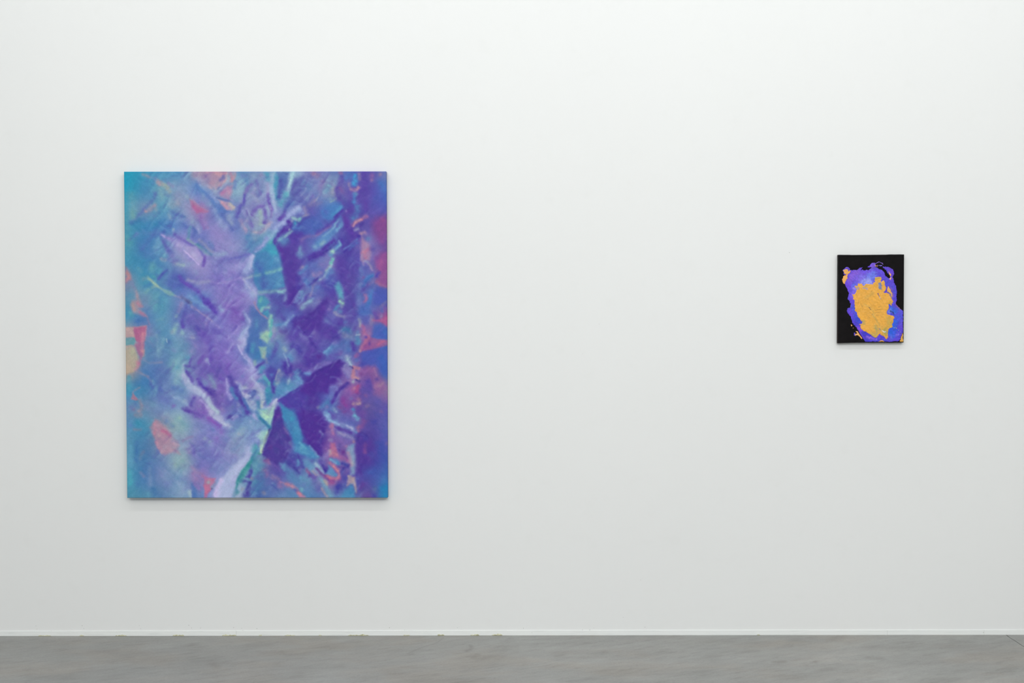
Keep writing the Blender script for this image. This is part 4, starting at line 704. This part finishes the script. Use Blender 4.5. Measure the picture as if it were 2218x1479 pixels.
c = n.mix(c, n.ramp(fine, [(0.36, (0.93, 0.93, 0.93)), (0.64, (1.06, 1.06, 1.06))]), 0.8, 'MULTIPLY')
at = n.new('ShaderNodeAttribute', attribute_name='stain')
c = n.mix(c, at.outputs['Color'], 1.0, 'MULTIPLY')
n.link(c, n.bsdf.inputs['Base Color'])
rg = n.new('ShaderNodeMapRange')
rg.inputs['To Min'].default_value = 0.38; rg.inputs['To Max'].default_value = 0.6
n.link(mid, rg.inputs['Value']); n.link(rg.outputs['Result'], n.bsdf.inputs['Roughness'])
n.set(Specular_IOR_Level=0.35)
n.bump(n.noise(v, 40.0, 5.0), 0.12, 0.001)
M_FLOOR = n.mat

n = Nodes('dark_joint_filler')
n.link(n.ramp(n.noise(n.coords(), 80.0), [(0.3, (0.035, 0.03, 0.026)), (0.7, (0.09, 0.08, 0.07))]), n.bsdf.inputs['Base Color'])
n.set(Roughness=0.9)
M_JOINT = n.mat

n = Nodes('dark_screw_hole')
n.link(n.ramp(n.noise(n.coords(), 300.0), [(0.3, (0.10, 0.10, 0.09)), (0.7, (0.24, 0.235, 0.22))]), n.bsdf.inputs['Base Color'])
n.set(Roughness=0.9)
M_HOLE = n.mat

def pigment_material(name, rough, weave, strength, spec=0.3, grain=0.05):
    """Painted cloth: the pigment sits in a colour attribute, the weave is a bump."""
    n = Nodes(name)
    at = n.new('ShaderNodeAttribute', attribute_name='pigment')
    v = n.coords()
    g = n.noise(v, 420.0, 2.0, 0.7)
    c = n.mix(at.outputs['Color'], n.ramp(g, [(0.3, (1 - grain,) * 3), (0.7, (1 + grain,) * 3)]), 1.0, 'MULTIPLY')
    n.link(c, n.bsdf.inputs['Base Color'])
    n.set(Roughness=rough, Specular_IOR_Level=spec)
    w1 = n.new('ShaderNodeTexWave', wave_type='BANDS', bands_direction='X')
    w2 = n.new('ShaderNodeTexWave', wave_type='BANDS', bands_direction='Z')
    for w in (w1, w2):
        w.inputs['Scale'].default_value = weave; w.inputs['Distortion'].default_value = 0.6
        n.link(v, w.inputs['Vector'])
    m = n.new('ShaderNodeMath', operation='MAXIMUM')
    n.link(w1.outputs['Fac'], m.inputs[0]); n.link(w2.outputs['Fac'], m.inputs[1])
    n.bump(m.outputs[0], strength, 0.0004)
    return n.mat

M_CANVAS = pigment_material('sprayed_canvas', 0.75, 190.0, 0.18)
M_BLACK = pigment_material('black_gesso_canvas', 0.75, 190.0, 0.25, 0.12)
M_POUR = pigment_material('glossy_poured_acrylic', 0.42, 120.0, 0.04, 0.4, 0.03)

# ---------------------------------------------------------------- room
RX0, RX1, RY0, RZ = -6.5, 7.0, -11.0, 4.9
FLOOR_Z = 0.0
back = structure(box('wall_back', (RX0, 0.0, -0.05), (RX1, 0.2, RZ), M_WALL))
structure(box('wall_left', (RX0 - 0.2, RY0, -0.05), (RX0, 0.2, RZ), M_WALL))
structure(box('wall_right', (RX1, RY0, -0.05), (RX1 + 0.2, 0.2, RZ), M_WALL))
structure(box('wall_front', (RX0 - 0.2, RY0 - 0.2, -0.05), (RX1 + 0.2, RY0, RZ), M_WALL))
structure(box('ceiling', (RX0 - 0.2, RY0 - 0.2, RZ), (RX1 + 0.2, 0.2, RZ + 0.2), M_CEIL))

# floor: two slabs with a saw-cut joint between them; the strip the photo shows is finely
# divided so that its stains and cracks can be stored on its points
JX = on_floor(2181, 1376).x
JX2 = on_floor(2217, 1399.5)
JSLOPE = (JX2.x - JX) / JX2.y                    # joint runs a little askew
def joint_x(y):
    return JX + JSLOPE * y + 0.002 * math.sin(14.0 * y) + 0.0012 * math.sin(47.0 * y + 1.0)
SX0, SX1, SY = -3.0, 3.2, -1.05

FLOOR_OPS = FLOOR_DATA
def floor_stain(x, y):
    """multiplier (rgb) at floor points; marks are given in photo pixels"""
    out = np.ones((len(x), 3))
    P = np.stack([x, y, np.zeros_like(x)], 1)
    R = np.array(CAM_ROT)
    q = (P - np.array(cam.location)) @ R          # camera space
    px = W / 2 + FPX * q[:, 0] / -q[:, 2]
    py = H / 2 - FPX * q[:, 1] / -q[:, 2]
    wob = 2.2 * value_noise(x * 100, y * 100, 5.0, 3) + 1.1 * value_noise(x * 100, y * 100, 1.8, 4)
    wy = 0.6 * value_noise(x * 100, y * 100, 4.0, 5)
    for line in FLOOR_OPS.strip().splitlines():
        f = line.split()
        w, a, r = float(f[1]), float(f[2]), float(f[3])
        col = np.array([float(t) for t in f[4].split('/')])
        pts = [tuple(float(t) for t in p.split(',')) for p in f[5:]]
        # r: how much flatter the mark is (image rows count r times as far as columns)
        d = seg_dist((px + wob * min(1, w / 4)), (py + wy * min(1, w / 4)) * r, [(a_, b_ * r) for a_, b_ in spline(pts)])
        al = (a * np.exp(-(d / w) ** 2))[:, None]
        out *= 1 + (col - 1) * al
    return out

def floor_grid(name, x_lo, x_hi, nx, ny):
    verts = []; faces = []
    for j in range(ny + 1):
        y = SY * j / ny
        a = x_lo(y); b = x_hi(y)
        for i in range(nx + 1):
            verts.append((a + (b - a) * i / nx, y, 0.0))
    for j in range(ny):
        for i in range(nx):
            k = j * (nx + 1) + i
            faces.append((k, k + nx + 1, k + nx + 2, k + 1))
    return verts, faces

fv, ff = floor_grid('floor', lambda y: SX0, lambda y: joint_x(y) - 0.0020, 860, 150)
n0 = len(fv)
v2, f2 = floor_grid('floor', lambda y: joint_x(y) + 0.0020, lambda y: SX1, 60, 150)
ff += [tuple(i + n0 for i in f) for f in f2]; fv += v2
def quad(pts):
    k = len(fv)
    fv.extend(pts); ff.append(tuple(range(k, k + len(pts))))
jb, jf = joint_x(0.0), joint_x(SY)
je = joint_x(RY0)
g = 0.0020
quad([(RX0, 0, 0), (RX0, SY, 0), (SX0, SY, 0), (SX0, 0, 0)])
quad([(SX1, 0, 0), (SX1, SY, 0), (RX1, SY, 0), (RX1, 0, 0)])
quad([(RX0, SY, 0), (RX0, RY0, 0), (je - g, RY0, 0), (jf - g, SY, 0)])
quad([(jf + g, SY, 0), (je + g, RY0, 0), (RX1, RY0, 0), (RX1, SY, 0)])
for s in (-1, 1):                                # walls of the joint
    yy = [SY * i / 150 for i in range(151)] + [RY0]
    for ya, yb in zip(yy[:-1], yy[1:]):
        p = [(joint_x(ya) + s * g, ya, 0), (joint_x(ya) + s * g, ya, -0.02), (joint_x(yb) + s * g, yb, -0.02), (joint_x(yb) + s * g, yb, 0)]
        quad(p if s < 0 else p[::-1])
k = len(fv)
fv.extend([(RX0, 0, -0.05), (RX1, 0, -0.05), (RX1, RY0, -0.05), (RX0, RY0, -0.05)]); ff.append((k, k + 1, k + 2, k + 3))
floor = structure(link_mesh('floor', fv, ff, M_FLOOR))
fa = np.array(fv)
st = np.ones((len(fa), 4))
vis = (fa[:, 2] > -0.001) & (fa[:, 1] >= SY) & (fa[:, 0] >= SX0) & (fa[:, 0] <= SX1)
st[vis, :3] = floor_stain(fa[vis, 0], fa[vis, 1])
ca = floor.data.color_attributes.new('stain', 'FLOAT_COLOR', 'POINT')
ca.data.foreach_set('color', st.astype(np.float32).ravel())
jy = [SY * i / 150 for i in range(151)] + [RY0]
jv = [(joint_x(y) + sx * (g + 0.0015), y, -0.006) for y in jy for sx in (-1, 1)]
filler = structure(link_mesh('joint_filler', jv, [(2 * i + 2, 2 * i + 3, 2 * i + 1, 2 * i) for i in range(len(jy) - 1)], M_JOINT, floor))


# ---------------------------------------------------------------- baseboard with its joints, and what sticks to it
BB_H = on_wall(1109, 1365.0).z
BB_D = 0.0035
cuts = [RX0, on_wall(512, 1370).x, on_wall(1921.5, 1370).x, on_wall(2131, 1370).x, RX1]
boards = []
for i in range(4):
    b = structure(box('baseboard_back', (cuts[i] + 0.0003, -BB_D, 0.0), (cuts[i + 1] - 0.0003, 0.0, BB_H), M_BASE, None, 0.0009))
    boards.append(b)

def board_at(x):
    for i in range(4):
        if cuts[i] <= x < cuts[i + 1]:
            return boards[i]

rng = np.random.RandomState(7)
def glue_blob(px0, px1, h_px, py=1375.5):
    """flattened, lumpy squeeze-out along the foot of the board"""
    a = on_floor(px0, 1376.5).x; b = on_floor(px1, 1376.5).x
    L = b - a; hh = h_px * 0.0024 * 0.85
    nu, nv = max(10, int(L / 0.004)), 8
    verts = []; faces = []
    ph = rng.rand(6) * 6.28
    for i in range(nu + 1):
        t = i / nu
        x = a + L * t
        env = max(0.0, 1 - abs(2 * t - 1) ** 3.0) ** 0.6
        lump = 0.72 + 0.2 * math.sin(9 * t + ph[0]) + 0.16 * math.sin(23 * t + ph[1]) + 0.1 * math.sin(41 * t + ph[2])
        r = env * lump
        for j in range(nv + 1):
            th = math.pi / 2 * j / nv
            y = -BB_D + 0.001 - (0.006 + 0.002 * math.sin(17 * t + ph[3])) * r * math.cos(th)
            z = 0.0006 + hh * r * math.sin(th) * (1 + 0.12 * math.sin(31 * t + ph[4] + j))
            verts.append((x, y, max(0.0006, z)))
        verts.append((x, -BB_D + 0.001, 0.0006))
    m = nv + 2
    for i in range(nu):
        for j in range(m):
            k = i * m + j; l = i * m + (j + 1) % m
            faces.append((k, l, l + m, k + m))
    return link_mesh('glue_blob', verts, faces, M_GLUE, board_at(0.5 * (a + b)), True)

for a, b, h in [(83, 112, 2.2), (172, 183, 2.8), (250, 276, 2.8), (374, 400, 3.6), (480, 513, 3.4), (561, 568, 3.0),
                (615, 641, 2.2), (690, 697, 2.4), (752, 800, 2.8), (777, 793, 4.2), (873, 888, 2.0), (947, 963, 4.0),
                (1018, 1040, 3.6), (1064, 1090, 4.6), (1641, 1647, 2.4)]:
    glue_blob(a, b, h)

# small dark nail holes low on the wall and a few scuffs on the board
def disc(verts, faces, c, r, rz=None):
    k = len(verts); m = 10
    rz = rz or r
    for i in range(m):
        t = 2 * math.pi * i / m
        verts.append((c.x + r * math.cos(t), c.y, c.z + rz * math.sin(t)))
    faces.append(tuple(range(k + m - 1, k - 1, -1)))
hv, hf = [], []
for px, py, r in [(78, 1355.6, .9), (80, 1362.3, .8), (178, 1355.2, 1.1), (181.5, 1361, .9), (302, 1355, .9), (305, 1361.4, .8),
                  (409, 1354, 1.1), (415, 1360, 1.0), (434.3, 1360, 1.0), (506, 1359, 1.0), (524, 1360.3, .9), (526, 1365, .9),
                  (556.5, 1361, 1.2), (111, 1366, .8), (843.5, 1359.3, 1.2), (876.5, 1364.5, .8), (991, 1359.5, .9),
                  (1133.7, 1360.3, 1.1), (1152.5, 1370, .8), (1286.5, 1360, .8), (1397, 1358, 1.0), (1350, 1336.6, .8),
                  (1710, 547, 1.2), (1298, 702, .7), (1388, 1256, .8), (1262, 766, .6)]:
    p = on_wall(px, py, 0.0004)
    if p.z < BB_H:
        p = on_wall(px, py, BB_D + 0.0004)
    disc(hv, hf, p, r * 0.0024 * 0.5)
for px, py, rx, rz in [(1277.5, 1364.5, .8, 2.0), (1262, 1364, 1.2, .6), (2130, 1369.5, .5, 2.2), (1640, 1375, 1.2, .6)]:
    p = on_wall(px, py, 0.0004)
    if p.z < BB_H:
        p = on_wall(px, py, BB_D + 0.0004)
    disc(hv, hf, p, rx * 0.0024 * 0.6, rz * 0.0024 * 0.6)
structure(link_mesh('nail_hole_speckle', hv, hf, M_HOLE, back))

# ---------------------------------------------------------------- pictures
def set_pigment(me, rgb):
    ca = me.color_attributes.new('pigment', 'FLOAT_COLOR', 'POINT')
    a = np.ones((len(rgb), 4), np.float32); a[:, :3] = rgb
    ca.data.foreach_set('color', a.ravel())

def stretched_canvas(name, corners_px, depth, nx, ny, colour, mat, parent, radius=0.0022, bow=0.0, edge_fn=None, back_gap=0.0):
    """Cloth over a stretcher: finely divided front, rolled edges, sides back to the wall.
    corners_px: TL, TR, BR, BL in the photo.  colour: (ny, nx, 3) linear pigment."""
    TL, TR, BR, BL = [np.array(on_wall(px, py, depth)) for px, py in corners_px]
    us = np.linspace(0, 1, nx); vs = np.linspace(0, 1, ny)
    U, V = np.meshgrid(us, vs)
    wpx = np.linalg.norm(TR - TL); hpx = np.linalg.norm(BL - TL)
    # front, inset by the roll radius
    ru, rv = radius / wpx, radius / hpx
    Uf = ru + U * (1 - 2 * ru); Vf = rv + V * (1 - 2 * rv)
    def at(u, v):
        u = u[..., None]; v = v[..., None]
        return (TL * (1 - u) + TR * u) * (1 - v) + (BL * (1 - u) + BR * u) * v
    P = at(Uf, Vf)
    verts = P.reshape(-1, 3); cols = colour.reshape(-1, 3)
    idx = np.arange(nx * ny).reshape(ny, nx)
    a = idx[:-1, :-1].ravel(); b = idx[1:, :-1].ravel(); c = idx[1:, 1:].ravel(); d = idx[:-1, 1:].ravel()
    faces = np.stack([a, b, c, d], 1)
    ring = np.concatenate([idx[0, :-1], idx[:-1, -1], idx[-1, :0:-1], idx[:0:-1, 0]])
    cu = Uf.ravel()[ring]; cv = Vf.ravel()[ring]
    rc = cols[ring]
    m = len(ring)
    all_v = [verts]; all_c = [cols]; all_f = [faces]
    prev = ring
    base = len(verts)
    ed = rc if edge_fn is None else edge_fn(cu, cv, rc)
    for k, (out, back) in enumerate([(0.62, 0.30), (0.94, 0.72), (1.0, 1.0), (1.0, None), (1.0, None), (1.0, None)]):
        uu = np.where(cu <= ru + 1e-9, ru * (1 - out), np.where(cu >= 1 - ru - 1e-9, 1 - ru * (1 - out), cu))
        vv = np.where(cv <= rv + 1e-9, rv * (1 - out), np.where(cv >= 1 - rv - 1e-9, 1 - rv * (1 - out), cv))
        Q = at(uu, vv)
        if back is not None:
            Q[:, 1] += radius * back
        else:
            Q[:, 1] = -depth + (depth - back_gap) * {3: 0.4, 4: 0.8, 5: 1.0}[k]
        if bow and k >= 2:
            # cloth drawn in a little between the tacks
            s = bow * (0.8 * np.cos(cu * 6.283) + 0.5 * np.sin(cu * 17.0 + 0.6) + 0.25 * np.sin(cu * 41 + 1)) * ((cv < 0.5) * 1.0 - (cv >= 0.5) * 1.0)
            Q[:, 2] += np.where((cv <= rv + 1e-9) | (cv >= 1 - rv - 1e-9), s, 0)
        all_v.append(Q)
        all_c.append(rc * (1 - min(1, k / 2)) + ed * min(1, k / 2))
        new = base + np.arange(m)
        nxt = np.roll(np.arange(m), -1)
        all_f.append(np.stack([prev, prev[nxt], new[nxt], new], 1))
        prev = new; base += m
    V3 = np.concatenate(all_v); C3 = np.concatenate(all_c); F3 = np.concatenate(all_f)
    O = Vector(parent.location)
    V3 = V3 - np.array(O)
    me = bpy.data.meshes.new(name)
    me.vertices.add(len(V3)); me.vertices.foreach_set('co', V3.astype(np.float32).ravel())
    me.loops.add(len(F3) * 4); me.loops.foreach_set('vertex_index', F3.astype(np.int32).ravel())
    me.polygons.add(len(F3)); me.polygons.foreach_set('loop_start', np.arange(0, len(F3) * 4, 4, dtype=np.int32))
    me.polygons.foreach_set('use_smooth', np.ones(len(F3), bool))
    me.materials.append(mat)
    me.update(); me.validate()
    set_pigment(me, C3)
    ob = bpy.data.objects.new(name, me)
    COL.objects.link(ob)
    ob.parent = parent
    return ob, P

def thing(name, label, cat, loc):
    o = bpy.data.objects.new(name, None)
    o.empty_display_size = 0.1
    COL.objects.link(o)
    o.location = loc
    o['label'] = label; o['category'] = cat
    return o

# ---- big picture: crumpled foil in violet, blue and coral
BIG_D = 0.040
QUAD = [(268.3, 371.6), (836.2, 371.0), (839.4, 1078.0), (275.3, 1078.4)]
nx, ny = 560, 694
rgb = paint_large(nx, ny)                       # photo-aligned raster 267..840 x 370..1080
# resample on the canvas quad
uu, vv = np.meshgrid(np.linspace(0, 1, nx), np.linspace(0, 1, ny))
qx = (QUAD[0][0] * (1 - uu) + QUAD[1][0] * uu) * (1 - vv) + (QUAD[3][0] * (1 - uu) + QUAD[2][0] * uu) * vv
qy = (QUAD[0][1] * (1 - uu) + QUAD[1][1] * uu) * (1 - vv) + (QUAD[3][1] * (1 - uu) + QUAD[2][1] * uu) * vv
fx = np.clip((qx - 267.0) / 573.0 * (nx - 1), 0, nx - 1.001); fy = np.clip((qy - 370.0) / 710.0 * (ny - 1), 0, ny - 1.001)
ix = fx.astype(int); iy = fy.astype(int); tx = (fx - ix)[..., None]; ty = (fy - iy)[..., None]
lin = srgb2lin(rgb)
lin = (lin[iy, ix] * (1 - tx) + lin[iy, ix + 1] * tx) * (1 - ty) + (lin[iy + 1, ix] * (1 - tx) + lin[iy + 1, ix + 1] * tx) * ty
pig = lin * BIG_GAIN
# pigments as they would read in even light: undo the room's top-to-bottom fall-off
pig = pig / (1.0 + FALL_BIG * (0.5 - vv))[..., None]
pig = np.clip(pig, 0.004, 0.9)
pb = on_wall(555, 1078, BIG_D / 2)
big = thing('abstract_painting', 'large unframed canvas with violet, blue and coral crumpled-foil folds hung on the white wall', 'painting', (pb.x, -BIG_D / 2, pb.z))
cv, _ = stretched_canvas('canvas', QUAD, BIG_D, nx, ny, pig, M_CANVAS, big, 0.003, 0.0, lambda u, v, c: c * 0.9, 0.001)

# ---- small picture: black canvas with a violet and ochre pour
SM_D = 0.025
QUADS = [(1816.4, 552.3), (1958.6, 551.0), (1957.4, 741.8), (1815.2, 742.6)]
X0, X1, Y0, Y1 = 1815.2, 1958.6, 551.0, 742.6
nx, ny = 360, 480
base, pv, po, mv, mo = paint_small(nx, ny, X0, X1, Y0, Y1)
ps = on_wall(1887, 742, SM_D / 2)
small = thing('poured_painting', 'small black canvas with an ochre and violet paint pour hung alone on the right', 'painting', (ps.x, -SM_D / 2, ps.z))
basel = srgb2lin(base) * SMALL_GAIN * 0.7
def small_edge(u, v, c):
    c = np.tile(np.array([[0.0075, 0.006, 0.0065]]), (len(u), 1))
    left = (u < 0.1)[:, None]; right = (u > 0.9)[:, None]
    c = np.where(left & (v > 0.5)[:, None], np.array([0.030, 0.020, 0.020]), c)
    c = np.where(left & (v <= 0.5)[:, None], np.array([0.016, 0.015, 0.0145]), c)
    return c
cs, P = stretched_canvas('canvas', QUADS, SM_D, nx, ny, basel, M_BLACK, small, 0.0025, 0.0010, small_edge, 0.001)

def poured_layer(name, P, mask, rgb, height, mat, parent, gain, seed):
    """Skin of poured paint: its own mesh, lifted off the cloth, thinning to the rim."""
    ny, nx = mask.shape
    m = np.clip((mask - 0.40) / 0.2, 0, 1)
    t = mask * 1.0
    k = t.copy()
    for _ in range(7):                          # distance-like rise from the rim
        k = (k + np.roll(k, 1, 0) + np.roll(k, -1, 0) + np.roll(k, 1, 1) + np.roll(k, -1, 1)) / 5 * (t > 0.45)
    rise = np.clip(k, 0, 1)
    gx, gy = np.meshgrid(np.arange(nx) * 0.4, np.arange(ny) * 0.4)
    lump = 1 + 0.35 * value_noise(gx, gy, 9, seed) + 0.25 * value_noise(gx, gy, 3.2, seed + 1)
    Q = P.copy()
    Q[..., 1] -= (0.00015 + height * rise * lump)
    on = mask > 0.45
    face = on[:-1, :-1] & on[1:, :-1] & on[1:, 1:] & on[:-1, 1:]
    idx = np.arange(nx * ny).reshape(ny, nx)
    F = np.stack([idx[:-1, :-1][face], idx[1:, :-1][face], idx[1:, 1:][face], idx[:-1, 1:][face]], 1)
    # rim walls down to the cloth
    used, inv = np.unique(F.ravel(), return_inverse=True)
    F = inv.reshape(-1, 4)
    V3 = Q.reshape(-1, 3)[used]; C3 = (srgb2lin(rgb) * gain).reshape(-1, 3)[used]
    e = np.concatenate([F[:, [0, 1]], F[:, [1, 2]], F[:, [2, 3]], F[:, [3, 0]]])
    key = {}
    for a, b in e.tolist():
        if (b, a) in key:
            del key[(b, a)]
        else:
            key[(a, b)] = 1
    rim = np.array(list(key.keys()))
    rv, rinv = np.unique(rim.ravel(), return_inverse=True)
    low = V3[rv].copy(); low[:, 1] = P.reshape(-1, 3)[used][rv][:, 1] + 0.0004
    nb = len(V3)
    rr = rinv.reshape(-1, 2) + nb
    W4 = np.stack([rim[:, 1], rim[:, 0], rr[:, 0], rr[:, 1]], 1)
    V3 = np.concatenate([V3, low]); C3 = np.concatenate([C3, C3[rv]]); F = np.concatenate([F, W4])
    V3 = V3 - np.array(parent.location)
    me = bpy.data.meshes.new(name)
    me.vertices.add(len(V3)); me.vertices.foreach_set('co', V3.astype(np.float32).ravel())
    me.loops.add(len(F) * 4); me.loops.foreach_set('vertex_index', F.astype(np.int32).ravel())
    me.polygons.add(len(F)); me.polygons.foreach_set('loop_start', np.arange(0, len(F) * 4, 4, dtype=np.int32))
    me.polygons.foreach_set('use_smooth', np.ones(len(F), bool))
    me.materials.append(mat)
    me.update(); me.validate()
    set_pigment(me, np.clip(C3, 0.003, 0.9))
    ob = bpy.data.objects.new(name, me)
    COL.objects.link(ob); ob.parent = parent
    return ob

pl = poured_layer('violet_paint_pour', P, mv, pv, 0.0006, M_POUR, small, SMALL_GAIN, 81)
pl['label'] = 'violet and blue poured paint'
ol = poured_layer('ochre_paint_pour', P, mo, po, 0.0016, M_POUR, small, SMALL_GAIN, 91)
ol['label'] = 'ochre poured paint'

# ---------------------------------------------------------------- light: rows of ceiling tubes, plus unseen wide panels added to soften the shadows
def area_light_row(name, x0, x1, y, z, power, color, size=0.06, tilt=0.0):
    ld = bpy.data.lights.new(name, 'AREA')
    ld.shape = 'RECTANGLE'; ld.size = x1 - x0; ld.size_y = size
    ld.energy = power; ld.color = color
    ob = bpy.data.objects.new(name, ld)
    COL.objects.link(ob)
    ob.location = ((x0 + x1) / 2, y, z)
    ob.rotation_euler = (tilt, 0, 0)
    return ob
for args in LIGHTS:
    area_light_row(*args)

w = bpy.data.worlds.new('world'); scene.world = w
w.use_nodes = True
w.node_tree.nodes['Background'].inputs['Color'].default_value = (0.6, 0.65, 0.7, 1)
w.node_tree.nodes['Background'].inputs['Strength'].default_value = 0.0

vs_ = scene.view_settings
vs_.view_transform = 'Standard'; vs_.look = 'None'; vs_.gamma = 1.0; vs_.use_curve_mapping = False
vs_.exposure = EXPOSURE
scene.cycles.use_denoising = True
scene.cycles.diffuse_bounces = 6; scene.cycles.max_bounces = 8
